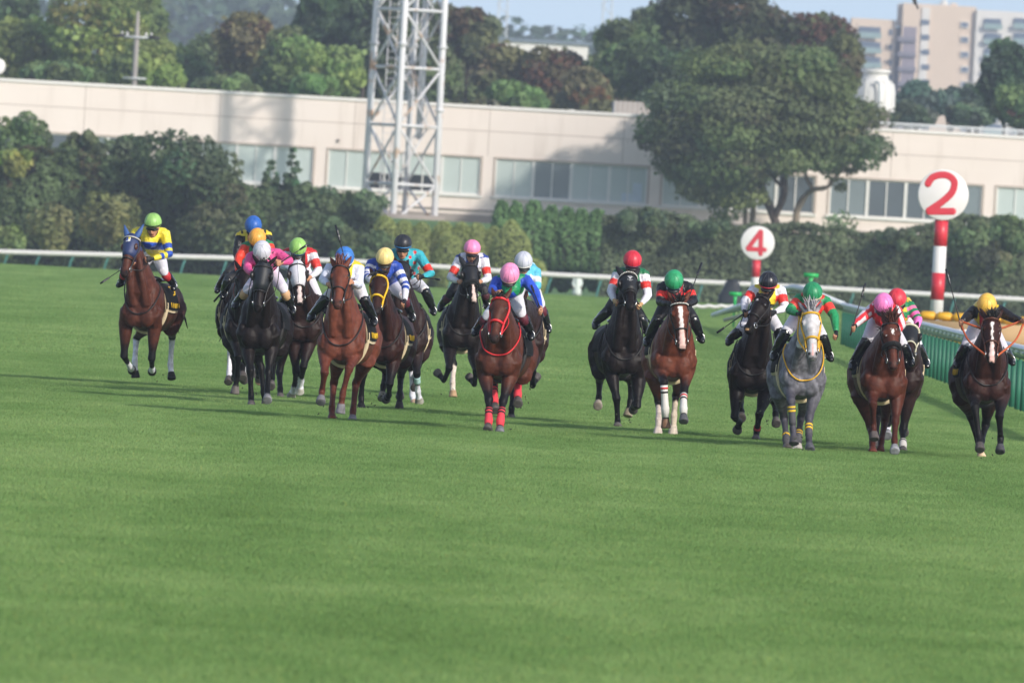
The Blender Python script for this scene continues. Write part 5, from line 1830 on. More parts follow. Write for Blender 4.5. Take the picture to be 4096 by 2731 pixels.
    for ph in np.linspace(0.10, 1.0, 9):
        x = ph * math.pi / 2 * 1.06
        dome.append((HPt(0, .126 * math.cos(x) - .005, -.012), lat * .113 * math.sin(x) ** .9, ff * .133 * math.sin(x) ** .9))
    dome.append((HPt(0, -.045, -.014), lat * .106, ff * .127))
    helm = put('helmet', [loft(dome, 22)], hm, per)
    put('helmet_band', [loft([(HPt(0, -.020, -.012), lat * .1125, ff * .1345), (HPt(0, -.033, -.012), lat * .1125, ff * .1345)], 22)], mat('cap_' + J['band'][1:], J['band'], rough=.5), helm)
    put('peak', [loft([(HPt(0, -.052, .10), lat * .075, ff * .045), (HPt(0, -.062, .102), lat * .073, ff * .043)], 18)], mat('cap_' + J.get('peak', '#17171a')[1:], J.get('peak', '#17171a'), rough=.4), helm)
    seam = mat('capseam_' + J['cap'][1:], np.minimum(lin(J['cap']) * 1.12 + .02, 1), rough=.5)
    put('cap_seam', [tube([HPt(.1145 * math.sin(x) ** .9 * math.cos(b), .128 * math.cos(x) - .005, -.012 + .1345 * math.sin(x) ** .9 * math.sin(b)) for x in np.linspace(.0, 1.6, 10)], .0028, n=5) for b in (0, math.pi / 2, math.pi, 2.2, .9)], seam, helm)
    # ---- goggles
    gf = J.get('goggles', '#1a1a1e')
    go = put('goggles', [tube([HPt(.078 * math.sin(x), -.083, -.01 + .098 * math.cos(x)) for x in np.linspace(-1.25, 1.25, 11)], [.014] + [.024] * 9 + [.014], n=8, flat=.6)], M_GOGGLE if gf == '#1a1a1e' else mat('gog_' + gf[1:], gf, rough=.2, spec=.8), per)
    put('chin_strap', [tube(smooth_path([HPt(-.076, -.06, -.01), HPt(-.060, -.15, .02), HPt(0, -.198, .04), HPt(.060, -.15, .02), HPt(.076, -.06, -.01)], 4), .006, n=6)], M_STRAP, per)
    # ---- silks
    cl = [tube([hips - upz * .02 + hv * .1, hips * .65 + smid * .35 + upz * .02, hips * .3 + smid * .7, smid - upz * .015], [.12, .15, .155, .12], n=16, flat=1.0)]
    cl.append(tube([sh['l'], smid, sh['r']], [.075, .095, .075], n=12))
    cl.append(tube([smid - upz * .02, smid + hv * .10 - upz * .12], [.13, .115], n=14))
    for q in 'lr':
        wr = hd[q] + (el[q] - hd[q]) * .12
        m1 = sh[q] + (el[q] - sh[q]) * .5
        m2 = el[q] + (wr - el[q]) * .5
        cl.append(tube([sh[q] + (smid - sh[q]) * .2, sh[q], m1, el[q], m2, wr], [.075, .074, .066, .056, .047, .034], n=12))
    V, F = fuse(cl, .0105, 2)
    rel = V - smid
    ax = float(np.linalg.norm(sh['r'] - sh['l'])) / 2 + 1e-6
    lx = rel @ unit(sh['r'] - sh['l']) / ax          # -1..1 across the shoulders
    dz = rel[:, 2]
    col = np.array([J['torso'](x, z) for x, z in zip(lx, dz)]) if False else J['torso'](lx, dz, V - base)
    bu, bd_ = np.zeros(len(V)) - 1, np.full(len(V), 9.0)
    for q in 'lr':
        for a, b, u0 in ((sh[q], el[q], 0.0), (el[q], hd[q], 1.0)):
            tt, dd = seg_param(V, a, b)
            ok = (dd < bd_) & (dd < .098) & ((u0 > 0) | (tt > .03) | (np.abs(lx) > .95))
            bd_[ok] = dd[ok]
            bu[ok] = u0 + tt[ok]
    for u0, u1, c in J['sleeve']:
        w = ((bu >= u0) & (bu < u1))[:, None]
        col = np.where(w, lin(c), col)
    if J.get('sleeve_long'):           # stripes running down the arm
        c = lin(J['sleeve_long'])
        ph = hnoise(V, 2, 1)
        for q in 'lr':
            d = unit(el[q] - sh[q])
            y = np.cross(d, hv)
            an = np.sin(((V - sh[q]) @ unit(y)) * 75)
            w = ((bu >= 0) & (an > .1) & (bu < 1.9))[:, None] & (np.linalg.norm(V - el[q], axis=1) < .45)[:, None]
            col = np.where(w, c, col)
    put('silks', (V, F), M_SILK, per, col=col)
    # ---- breeches, boots
    br = [tube([hips + upz * .0, hips - upz * .03 + hv * .08], [.145, .14], n=14)]
    for q in 'lr':
        br.append(tube([hips + (kn[q] - hips) * .12, hips + (kn[q] - hips) * .55, kn[q], kn[q] + (ft[q] - kn[q]) * .10], [.10, .088, .066, .058], n=12))
    V, F = fuse(br, .012, 2)
    put('breeches', (V, F), M_BREECH if 'breech' not in J else mat('breech_' + J['breech'][1:], J['breech'], rough=.6, var=.06), per)
    if J.get('sock'):
        for q in 'lr':
            put('sock', [tube([kn[q] + (ft[q] - kn[q]) * a for a in (.18, .30, .42)], [.062, .060, .056], n=12)], mat('sock_' + J['sock'][1:], J['sock'], rough=.6), per)
    for q, sg in (('l', -1), ('r', 1)):
        a0 = .36 if J.get('sock') else .0
        ank = ft[q] + upz * .05 - hv * .03
        toe = ft[q] + hv * .10 - upz * .015 + sv * sg * .02
        put('boot', [tube([kn[q] + (ank - kn[q]) * a0, kn[q] + (ank - kn[q]) * .45, kn[q] + (ank - kn[q]) * .7, ank], [.066, .064, .054, .047], n=12),
                     tube([ank - hv * .045 - upz * .025, ank - upz * .03 + hv * .02, toe], [.042, .050, .034], n=12, flat=.9)], M_BBOOT, per)
        put('stirrup', [tube([ft[q] + hv * .03 + sv * .05 * math.cos(x) + upz * (.02 + .06 * math.sin(x)) for x in np.linspace(-.3, math.pi + .3, 12)] + [ft[q] + hv * .03 + sv * .05 * math.cos(-.3) + upz * (.02 + .06 * math.sin(-.3))], .006, n=6)], M_STEEL, h['horse'])
    # ---- reins from the bit to each hand
    rc = mat('rein_' + J.get('rein', '#1c1a1b')[1:], J.get('rein', '#1c1a1b'), rough=.55)
    sh_ = []
    for q, sg in (('l', -1), ('r', 1)):
        b0 = h['HP'](sg * .075, .82, -.045)
        qq = q if q not in J.get('norein', '') else ('r' if q == 'l' else 'l')
        hh = hd[qq] + unit(hd[qq] - el[qq]) * .04
        md = (b0 + hh) / 2 + sv * sg * (.05 if qq == q else .11) - upz * J.get('sag', .06)
        sh_.append(tube(smooth_path([b0, md, hh], 6), J.get('reinr', .0062), n=6))
    if not J.get('norein'):
      lp = [hd['l'], (hd['l'] + hd['r']) / 2 - upz * .10 + hv * .04, hd['r']]
      sh_.append(tube(smooth_path(lp, 5), J.get('reinr', .0062), n=6))
    put('reins', sh_, rc, h['horse'])
    # ---- whip held in a hand: a thing of its own
    if J.get('whip'):
        q, tip, ftip, lab = J['whip'][:4]
        c = hd[q] + unit(hd[q] - el[q]) * .045
        tp = Q(tip, dep(ftip))
        d = tp - c
        if np.linalg.norm(d) > .72:
            tp = c + unit(d) * .72
        d = tp - c
        wo = put('riding_whip', [tube([c - unit(d) * .09, c + d * .02, c + d * .3, c + d * .74], [.010, .010, .007, .005], n=8)], M_STRAP, loc=c)
        tag(wo, lab, 'whip', 'whips held by the jockeys')
        side = unit(np.cross(d, hv))
        put('whip_flap', [loft([(c + d * a, side * w, hv * .006) for a, w in ((.70, .007), (.74, .012), (.90, .014), (1.0, .012))], 8)], M_LEATHER, wo)
    return per
# ---- silks: the trunk's pattern as a function of place across the shoulders (x) and height under them (z)
def plain(c):
    return lambda x, z, r: np.tile(lin(c), (len(x), 1))
def yoke(c, c2, zz):                    # c above zz, c2 below
    return lambda x, z, r: np.where((z > zz)[:, None], lin(c), lin(c2))
def vest(c, edge, c2, w, e):            # c in the middle, edge strips, c2 outside
    return lambda x, z, r: np.where((np.abs(x) < w)[:, None], lin(c), np.where((np.abs(x) < w + e)[:, None], lin(edge), lin(c2)))
def hoops(c, c2, p, z0=9.0, duty=0.0):
    return lambda x, z, r: np.where(((np.sin(z * 6.283 / p) > duty) & (z < z0))[:, None], lin(c2), lin(c))
def dots(c, c2):
    def f(x, z, r):
        g = np.sin(x * 9 + 1.5) * np.sin(z * 45)
        return np.where((g > .55)[:, None], lin(c2), lin(c))
    return f
def diamond(c, c2):
    return lambda x, z, r: np.where(((np.abs(x - .1) * .17 + np.abs(z + .22)) < .10)[:, None], lin(c2), lin(c))
def marble(c, c2):
    return lambda x, z, r: np.where((hnoise(r, 14, 5) > .25)[:, None], lin(c2), lin(c))

C1 = (400, 800, 1.96); C2 = (830, 830, 1.802); C3 = (1200, 900, 1.866); C4 = (1720, 920, 1.867)
C5 = (2300, 960, 1.9125); C6 = (2840, 1040, 1.96); C7 = (3340, 1080, 2.01); C8 = (3640, 1080, 1.96)
W = '#d9d8e2'
FIELD = [
 (dict(label='bay horse in a navy blue hood with blue ears, far left of the field', o=C1, D=211, coat='bay', chest=(312, 880), hip=(487, 760), poll=(245, 285), muz=(180, 592), turn=-.25, ear=.42,
       fl=((205, 960), (188, 1225), (236, 1308), (252, 1335), '+--'), fr=((430, 970), (405, 1245), (408, 1320), (409, 1345), '+--'),
       hl=((285, 1085), (272, 1265), (279, 1395), '-++'), hr=((566, 1075), (552, 1290), (563, 1405), '-++'),
       sock={'fl': (1.55, W), 'fr': (1.75, W), 'hl': (1.12, W), 'hr': (1.05, W)}, hoof={q: '#2a2828' for q in ('fl', 'fr', 'hl', 'hr')},
       hood=dict(c='#27345e', t1=.50, ec='#3c5c92', earlen=.20, badge='square'), lightband='#b9b7b4', print=1, number=True),
  dict(label='jockey in yellow and blue hoops wearing a lime green cap, far left', cap='#93c06a', band='#17171a', hel=(415, 175), pd=.25, sl=(285, 255), sr=(510, 262), el=(238, 360), er=(542, 425), hl=(250, 470), hr=(405, 462),
       kl=(200, 560), kr=(500, 560), fl=(165, 665), fr=(565, 690), torso=hoops('#e6d23c', '#2a4fae', .23, -.02, .3), sleeve=[(0, .55, '#e6d23c'), (.55, .78, '#2a4fae'), (.78, .92, '#e6d23c'), (.92, 1.2, '#2a4fae'), (1.2, 1.38, '#e6d23c'), (1.38, 1.55, '#2a4fae'), (1.55, 2.1, '#e6d23c')],
       glove='#16161a', sock='#b8262e', whip=('l', (2, 655), .25, 'black whip pointing down left beside the navy hooded bay horse'))),
 (dict(label='dark horse almost hidden at the back of the left pack, under the blue cap', o=C2, D=211, coat='brown', chest=(232, 800), hip=(229, 730), poll=(262, 470), muz=(268, 760),
       fl=((180, 880), (190, 1080), (195, 1180), (200, 1230), '+--'), fr=((290, 880), (270, 1080), (262, 1190), (265, 1250), '+--'),
       hl=((165, 1010), (158, 1180), (150, 1262), '-++'), hr=((300, 1080), (320, 1150), (330, 1200), '-++'), sock={'hl': (1.0, W), 'fr': (1.5, W)}, tail=-.3),
  dict(label='jockey in black sleeves with red and yellow shoulders, blue cap, highest in the left pack', cap='#2b62b4', band='#2b62b4', hel=(330, 130), pd=.7, sl=(238, 205), sr=(428, 200), el=(210, 330), er=(460, 330), hl=(235, 440), hr=(420, 440),
       kl=(150, 480), kr=(400, 500), fl=(105, 600), fr=(420, 620), torso=vest('#b02030', '#e0c838', '#1a1a1e', .45, .35), sleeve=[(.0, .12, '#e0c838'), (.12, 2.1, '#1a1a1e')], breech='#26262a')),
 (dict(label='dark horse whose head hides behind the black hooded horse, under the jockey in red orange', o=C2, D=204, coat='black', chest=(275, 870), hip=(270, 780), poll=(268, 440), muz=(262, 720), ear=.5,
       fl=((205, 930), (222, 1080), (212, 1215), (195, 1345), '+-+'), fr=((340, 930), (350, 1090), (365, 1180), (375, 1240), '+--'),
       hl=((190, 1060), (250, 1150), (255, 1230), '-++'), hr=((370, 1060), (375, 1180), (376, 1260), '-++'), sock={'hr': (1.3, '#c9a890')}, hoof={'fl': '#6a6360', 'hr': '#b89880'}, tail=-.5),
  dict(label='jockey in red orange sleeves and green shoulders wearing an orange yellow cap', cap='#eba848', band='#a86a14', hel=(358, 222), pd=.8, sl=(278, 285), sr=(440, 270), el=(222, 370), er=(480, 380), hl=(216, 465), hr=(440, 450),
       kl=(150, 520), kr=(420, 560), fl=(130, 640), fr=(440, 700), torso=yoke('#217a4c', '#c9c9d4', -.10), sleeve=[(0, .12, '#217a4c'), (.12, 2.1, '#e0402c')], glove='#16161a', rein='#7a3a24', breech='#26262a',
       whip=('l', (45, 680), -.3, 'black whip hanging low beside the boots at the rear of the left pack'))),
 (dict(label='black horse in a black hood with eye cups, front of the left pack', o=C2, D=197, coat='black', chest=(360, 900), hip=(440, 800), poll=(402, 405), muz=(356, 748), turn=-.1, ear=.8,
       fl=((290, 990), (308, 1180), (315, 1365), (316, 1445), '+-+'), fr=((465, 980), (440, 1185), (430, 1320), (432, 1392), '+++'),
       hl=((385, 1150), (405, 1330), (422, 1450), '0+0'), hr=((480, 1100), (465, 1230), (455, 1290), '-++'), hoof={'fr': '#77767a'},
       hood=dict(c='#181b22', t1=.55, ears=False, cups='#1e1c1f'), forelock=(.07, .8, 10), pad=False, collar=False),
  dict(label='jockey in bright pink silks wearing a pale grey cap, whip raised across', cap='#c6c6d0', band='#d8d4cc', hel=(392, 315), pd=.95, sl=(312, 360), sr=(505, 335), el=(288, 440), er=(590, 385), hl=(320, 480), hr=(532, 398),
       kl=(300, 590), kr=(545, 580), fl=(205, 712), fr=(608, 750), torso=dots('#d8528e', '#1c1a20'), sleeve=[(0, 2.1, '#d8528e')], sock='#c9a078', breech='#d9d3e2',
       whip=('r', (722, 266), .05, 'black whip held sideways by the jockey in pink'))),
 (dict(label='dark horse with a white hood and pink nose, right of the black hooded one', o=C2, D=206, coat='brown', chest=(690, 850), hip=(655, 780), poll=(648, 402), muz=(668, 692), turn=.05,
       fl=((620, 960), (640, 1190), (626, 1290), (602, 1365), '+--'), fr=((735, 960), (690, 1150), (676, 1250), (663, 1335), '+--'),
       hl=((518, 1190), (524, 1310), (526, 1400), '-++'), hr=((640, 1090), (650, 1180), (660, 1270), '-++'), sock={'fl': (1.9, W), 'fr': (1.75, W)}, hoof={'fl': '#8d8a80', 'fr': '#c9c4bc'},
       hood=dict(c='#d4d3dc', t1=.55, ears=False, cups='#2a2426', seam='#f0f0f4'), blaze=[(.50, .97, .022, .034, 0, '#d8c4c0')]),
  dict(label='jockey in white silks with red armbands wearing a lime cap, between two dark horses', cap='#95c468', band='#2a4a7c', hel=(652, 290), pd=.7, sl=(570, 330), sr=(752, 330), el=(545, 420), er=(800, 455), hl=(600, 440), hr=(738, 505),
       kl=(600, 620), kr=(745, 640), fl=(625, 760), fr=(745, 740), torso=vest('#d9d8e2', '#17171c', '#c22a2e', .30, .2), sleeve=[(0, .12, '#c22a2e'), (.12, .45, W), (.45, .9, '#d5362f'), (.9, 2.1, W)])),
 (dict(label='chestnut horse with a red topknot and no hood, right of the left pack', o=C3, D=186.5, coat='chestnut', chest=(302, 885), hip=(412, 790), poll=(298, 300), muz=(276, 605), turn=-.05, ear=.45,
       fl=((190, 920), (183, 1105), (164, 1235), (154, 1325), '+-+'), fr=((410, 950), (365, 1075), (320, 1250), (299, 1408), '+-+'),
       hl=((252, 1180), (238, 1365), (239, 1468), '-++'), hr=((418, 1180), (396, 1385), (390, 1482), '-++'), hoof={q: '#77757a' for q in ('fl', 'fr', 'hr')} | {'hl': '#5d3026'},
       forelock=(.15, 1.0, 26), print=1, blaze=[]),
  dict(label='jockey in white sleeves and a yellow vest wearing a blue cap, on the chestnut', cap='#3a78c6', band='#d8d8e0', hel=(332, 245), pd=.85, sl=(232, 315), sr=(438, 318), el=(172, 410), er=(435, 450), hl=(210, 442), hr=(390, 430),
       kl=(200, 545), kr=(452, 545), fl=(88, 700), fr=(535, 730), torso=plain('#e3c52c'), sleeve=[(.02, 2.1, '#d4d8ea')], whip=('r', (265, 0), -.02, 'black whip held upright above the blue capped jockey on the chestnut'), rein='#151517')),
 (dict(label='dark bay horse in a bright yellow bridle', o=C3, D=200, coat='dark_bay', chest=(612, 900), hip=(692, 790), poll=(588, 372), muz=(562, 655), turn=-.1, ear=.5,
       fl=((520, 980), (470, 1120), (456, 1280), (458, 1388), '+-+'), fr=((700, 990), (668, 1190), (662, 1270), (640, 1300), '+--'),
       hl=((640, 1090), (622, 1200), (612, 1300), '-++'), hr=((752, 1130), (746, 1260), (740, 1380), '-++'), hoof={'fl': '#1c1b1e', 'hl': '#7a7a72', 'hr': '#3a3535'},
       bridle='#e8b81c', bridle_r=.013, forelock=(.14, .25, 34), print=1),
  dict(label='jockey in blue and white hooped silks wearing a pale yellow cap', cap='#eed38a', band='#4a2c1e', hel=(633, 245), pd=.6, sl=(535, 290), sr=(722, 312), el=(500, 380), er=(788, 455), hl=(540, 430), hr=(782, 570),
       kl=(560, 560), kr=(712, 520), fl=(560, 700), fr=(815, 700), torso=plain('#2547a4'), sleeve=[(0, .3, '#2547a4'), (.3, .5, W), (.5, .68, '#2547a4'), (.68, .86, W), (.86, 1.02, '#2547a4'), (1.02, 1.14, W), (1.14, 1.32, '#2547a4'), (1.32, 2.1, W)],
       sock='#5c1a2c', glove='#16161a', norein='r', goggles='#2a2a2e')),
 (dict(label='dark horse in a black hood with a white eye spot, behind the yellow bridle', o=C3, D=207, coat='brown', chest=(800, 850), hip=(822, 780), poll=(762, 285), muz=(790, 480), turn=.3,
       fl=((730, 930), (752, 1100), (748, 1200), (746, 1290), '+-+'), fr=((868, 930), (872, 1110), (880, 1240), (892, 1325), '+--'),
       hl=((838, 1080), (838, 1270), (856, 1375), '-++'), hr=((880, 1050), (868, 1150), (856, 1220), '-++'), sock={'hl': (1.1, W), 'fr': (1.6, W)}, hoof={'fr': '#8d8a80', 'hl': '#b49c86'},
       hood=dict(c='#15161a', t1=.56, cups='#101013', ears=False), wrap={'fr': (.15, .5, '#9fc0bf', [])}, blaze=[]),
  dict(label='jockey in turquoise silks with a red armband wearing a black cap', cap='#23252e', band='#2a78b4', hel=(768, 140), pd=.25, sl=(695, 215), sr=(885, 222), el=(700, 330), er=(978, 365), hl=(770, 400), hr=(912, 385),
       kl=(740, 480), kr=(858, 485), fl=(760, 640), fr=(940, 650), torso=dots('#35a5b4', '#d83030'), sleeve=[(0, .62, '#35a5b4'), (.62, .95, '#e03a2c'), (.95, 2.1, '#35a5b4')], glove='#16161a',
       whip=('r', (1050, 408), .2, 'black whip sticking out right of the jockey in turquoise'))),
 (dict(label='black horse in black blinkers with a pink nose, third from the red bridled one', o=C4, D=217, coat='black', chest=(245, 770), hip=(225, 700), poll=(298, 262), muz=(328, 525), turn=.1, ear=.42,
       fl=((150, 880), (142, 1035), (106, 1120), (48, 1058), '+--'), fr=((335, 940), (345, 1060), (332, 1150), (288, 1090), '+--'),
       hl=((178, 1000), (168, 1140), (172, 1250), '0++'), hr=((400, 1000), (420, 1080), (430, 1150), '-++'), sock={'hl': (1.15, '#cdbfb4')}, hoof={'hl': '#a88a6c'},
       hood=dict(c='#141419', t1=.56, cups='#1c1a1c', earlen=.19), fluffy=True, blaze=[(.56, 1.0, .012, .032, .008, '#d6bdb6')]),
  dict(label='jockey in white silks with red armbands and blue trim wearing a pink cap', cap='#f08cbc', band='#e08a50', hel=(315, 140), pd=.3, sl=(225, 212), sr=(402, 212), el=(152, 360), er=(432, 365), hl=(215, 385), hr=(380, 385),
       kl=(150, 480), kr=(410, 450), fl=(82, 590), fr=(420, 580), torso=vest('#2e4490', '#d9d8e2', '#d9d8e2', .5, .1), sleeve=[(0, .08, '#2e4490'), (.08, .5, W), (.5, .82, '#dc3a2e'), (.82, 2.1, W)], sock='#4a1c28', breech='#1d1c20')),
 (dict(label='dark bay horse in a red bridle with red leg wraps', o=C4, D=185, coat='bay', chest=(508, 960), hip=(606, 850), poll=(522, 500), muz=(470, 825), turn=-.18, ear=.42,
       fl=((410, 1060), (440, 1270), (438, 1420), (431, 1498), '+++'), fr=((605, 1070), (545, 1280), (526, 1420), (519, 1522), '+++'),
       hl=((480, 1130), (480, 1260), (488, 1350), '-++'), hr=((662, 1105), (655, 1220), (656, 1300), '-++'), hoof={'fr': '#6d6c72'},
       bridle='#d3242c', bridle_r=.014, collarc='#d3242c', collar_drop=.0, forelock=(.10, .3, 20), pad=False,
       wrap={'fl': (.45, 1.4, '#dc3c4a', [(.52, '#1c1a1c'), (.68, '#1c1a1c')]), 'fr': (.42, 1.4, '#dc3c4a', [(.50, '#1c1a1c'), (.66, '#1c1a1c')]), 'hr': (.3, 1.4, '#dc3c4a', [(.5, '#1c1a1c')]), 'hl': (.2, 1.4, '#dc3c4a', [(.4, '#1c1a1c'), (.6, '#1c1a1c')])}),
  dict(label='jockey in green silks with blue sleeves wearing a pink cap, on the red bridled horse', cap='#f093be', band='#e8bfae', hel=(595, 330), pd=.85, tilt=.1, sl=(500, 385), sr=(715, 375), el=(466, 455), er=(790, 470), hl=(500, 470), hr=(826, 585),
       kl=(430, 640), kr=(660, 612), fl=(345, 770), fr=(745, 800), torso=diamond('#1f8a56', '#2346b0'), sleeve=[(0, 2.1, '#2d50be')], sock='#5c1a2c', rein='#c8222a', norein='r', whip=('r', (755, 410), -.05, 'black whip resting against the blue sleeve of the pink capped jockey'))),
 (dict(label='dark horse half hidden behind the red bridled horse', o=C4, D=199, coat='brown', chest=(690, 820), hip=(706, 740), poll=(664, 500), muz=(650, 760),
       fl=((625, 1000), (620, 1190), (610, 1330), (604, 1418), '++0'), fr=((772, 940), (764, 1060), (766, 1160), (800, 1085), '+--'),
       hl=((660, 1030), (640, 1100), (630, 1160), '-++'), hr=((745, 980), (700, 1050), (690, 1110), '-++')),
  dict(label='jockey in pale blue and white silks wearing a light grey cap', cap='#c2c5d2', band='#e4e2dc', hel=(698, 235), pd=.5, sl=(640, 290), sr=(788, 310), el=(640, 400), er=(800, 420), hl=(680, 480), hr=(718, 488),
       kl=(640, 560), kr=(765, 545), fl=(640, 700), fr=(858, 745), torso=marble('#5cb8d4', '#cfe4ea'), sleeve=[(0, .5, '#5cb8d4'), (.5, .85, W), (.85, 2.1, '#5cb8d4')], sock='#5c1a2c')),
 (dict(label='black horse with raised head, black hood and pearl browband', o=C5, D=196, coat='black', chest=(372, 900), hip=(300, 800), poll=(410, 265), muz=(430, 512), turn=.05, ear=.55,
       fl=((272, 980), (318, 1215), (326, 1385), (324, 1438), '+-+'), fr=((490, 1040), (474, 1275), (455, 1255), (445, 1300), '+--'),
       hl=((188, 1085), (182, 1205), (174, 1272), '-++'), hr=((428, 1090), (425, 1230), (402, 1350), '-++'), hoof={'hl': '#8b8178', 'hr': '#8b8070'},
       hood=dict(c='#15161a', t1=.5, cups='#18171a', badge='crest'), pearls=True, pad=False),
  dict(label='jockey in white sleeves with red armbands and green shoulders wearing a red cap', cap='#cc2f42', band='#2c2a4a', hel=(440, 158), pd=.5, sl=(330, 255), sr=(528, 262), el=(275, 395), er=(556, 425), hl=(302, 465), hr=(505, 492),
       kl=(255, 545), kr=(505, 600), fl=(158, 660), fr=(540, 705), torso=plain('#1e6e46'), sleeve=[(0, .10, '#1e6e46'), (.10, .42, W), (.42, .72, '#dc3630'), (.72, 2.1, W)], glove='#b89468', breech='#1d1c20',
       whip=('r', (585, 652), -.3, 'black whip pointing down behind the reins of the pearl browband horse'))),
 (dict(label='bay horse with a broad white blaze, white socks and pearl browband', o=C5, D=190, coat='bright_bay', chest=(758, 925), hip=(711, 850), poll=(800, 470), muz=(825, 838), turn=.05, ear=.55,
       fl=((640, 960), (680, 1090), (690, 1285), (695, 1440), '+-+'), fr=((862, 970), (832, 1165), (830, 1285), (832, 1392), '+++'),
       hl=((640, 1240), (640, 1370), (633, 1500), '-++'), hr=((772, 1190), (757, 1340), (748, 1497), '-++'),
       sock={'hl': (1.35, '#cfc0b8'), 'hr': (1.4, '#cfbfae')}, hoof={'fl': '#7a5c48', 'fr': '#5a5a5e', 'hl': '#cbbcb4', 'hr': '#cdbfb2'},
       wrap={'fl': (.10, 1.4, '#d8d4d0', [(.22, '#d02c34'), (.38, '#232226')]), 'fr': (.18, 1.35, '#d8d4d0', [(.30, '#d02c34'), (.48, '#232226')])},
       blaze=[(.12, .36, .030, .022, -.002, '#e6dcd8'), (.36, .60, .020, .030, 0, '#e6dcd8'), (.60, .97, .032, .040, 0, '#dcb4ac')], pearls=True, forelock=(.13, .5, 28), collar=False),
  dict(label='jockey in black sleeves with red armbands wearing a green cap, on the blazed bay', cap='#2f9a66', band='#1c2c4a', hel=(757, 312), pd=.85, sl=(668, 362), sr=(862, 360), el=(652, 475), er=(908, 470), hl=(712, 488), hr=(860, 492),
       kl=(632, 600), kr=(905, 600), fl=(572, 790), fr=(958, 765), torso=vest('#a81e26', '#a81e26', '#1a191d', .5, .1), sleeve=[(0, .42, '#1a191d'), (.42, .75, '#dc322c'), (.75, 2.1, '#1a191d')], glove='#16161a', goggles='#8a9098', breech='#1d1c20',
       whip=('r', (970, 172), -.35, 'black whip tilted up right behind the green capped jockey in black'))),
 (dict(label='black horse turning its head and baring its teeth, left of the grey', o=C6, D=191, coat='black', chest=(335, 890), hip=(340, 800), poll=(405, 290), muz=(282, 548), turn=-.62, ear=.45,
       fl=((215, 1000), (192, 1235), (232, 1268), (212, 1338), '+--'), fr=((440, 1040), (385, 1215), (366, 1345), (357, 1430), '+-+'),
       hl=((236, 1120), (246, 1185), (246, 1240), '-++'), hr=((508, 1120), (514, 1205), (520, 1285), '-++'),
       wrap={'fr': (.72, .98, '#a82830', [(.86, '#1c1a1c')])}, blaze=[(.14, .20, .010, .012, 0, '#cfcaca'), (.955, .985, .03, .03, 0, '#c9a070')], forelock=(.10, .2, 12)),
  dict(label='jockey in yellow and black silks with white sleeves wearing a black cap', cap='#22232b', band='#c23040', hel=(457, 172), pd=.45, capr=.25, sl=(345, 240), sr=(552, 242), el=(272, 330), er=(588, 375), hl=(268, 405), hr=(505, 410),
       kl=(270, 560), kr=(540, 545), fl=(202, 650), fr=(545, 680), torso=lambda x, z, r: np.where(((np.sin(z * 62 + x * 1.0) > .1) & (z < -.10))[:, None], lin('#1c1b1e'), lin('#e2c92e')),
       sleeve=[(0, .35, W), (.35, .78, '#d93430'), (.78, 2.1, W)], glove='#16161a', gl='lr', whip=('l', (52, 572), .1, 'black whip pointing down left from the black capped jockey in yellow'))),
 (dict(label='dappled grey horse with a spiky pale forelock and yellow bridle', o=C6, D=183.5, coat='grey', chest=(728, 930), hip=(660, 840), poll=(790, 398), muz=(808, 770), turn=.0, ear=.62,
       fl=((622, 970), (636, 1110), (650, 1320), (660, 1442), '+-+'), fr=((835, 985), (776, 1240), (775, 1395), (784, 1492), '+++'),
       hl=((582, 1240), (600, 1410), (604, 1515), '-++'), hr=((712, 1240), (692, 1390), (686, 1510), '-++'), hoof={'fl': '#4a474b', 'fr': '#55555c', 'hr': '#bdb6b2'},
       bridle='#d7a41e', bridle_r=.012, collarc='#d7a41e', blaze=[(.70, .95, .008, .016, .0, '#d0a4a0')], forelock=(.17, 1.1, 34),
       wrap={'fl': (.12, .98, '#4c4a50', [(.20, '#e0b428'), (.34, '#e0b428')]), 'fr': (.25, .98, '#4c4a50', [(.38, '#e0b428'), (.54, '#e0b428')]), 'hl': (.7, 1.2, '#4c4a50', [(.80, '#e0b428'), (.96, '#e0b428')]), 'hr': (.6, 1.2, '#4c4a50', [(.75, '#e0b428'), (.90, '#e0b428')])}),
  dict(label='jockey in green sleeves and a red vest wearing a green cap, on the grey', cap='#24885a', band='#d8cf9c', hel=(805, 258), pd=.55, tilt=-.12, sl=(705, 305), sr=(902, 325), el=(625, 395), er=(975, 440), hl=(690, 422), hr=(990, 572),
       kl=(600, 560), kr=(880, 600), fl=(512, 765), fr=(932, 770), torso=plain('#d2322e'), sleeve=[(0, .30, '#238a54'), (.30, .72, '#e03c32'), (.72, 2.1, '#238a54')], glove='#16161a', rein='#d7a41e', reinr=.010, norein='r')),
 (dict(label='chestnut horse with a white star and a thick black fleece noseband', o=C7, D=184.5, coat='liver', chest=(395, 890), hip=(320, 800), poll=(448, 415), muz=(476, 785), turn=.12, ear=.2,
       fl=((295, 950), (306, 1080), (308, 1240), (316, 1362), '+-+'), fr=((500, 980), (485, 1225), (478, 1365), (480, 1460), '+++'),
       hl=((288, 1270), (300, 1390), (303, 1482), '-++'), hr=((402, 1215), (372, 1375), (362, 1472), '-++'), hoof={'fl': '#57504f', 'fr': '#85868c', 'hl': '#5d3026', 'hr': '#5d3026'},
       fluffy=True, noseband_t=.60, blaze=[(.19, .25, .004, .018, .004, '#dedad8'), (.25, .32, .018, .003, .006, '#dedad8')], forelock=(.20, .8, 46), tail=-.35, collar=False),
  dict(label='jockey in red and white striped silks wearing a pink cap, whip raised', cap='#ec80c0', band='#2a1a2c', hel=(390, 275), pd=.75, sl=(300, 318), sr=(495, 330), el=(205, 395), er=(535, 440), hl=(150, 455), hr=(500, 500),
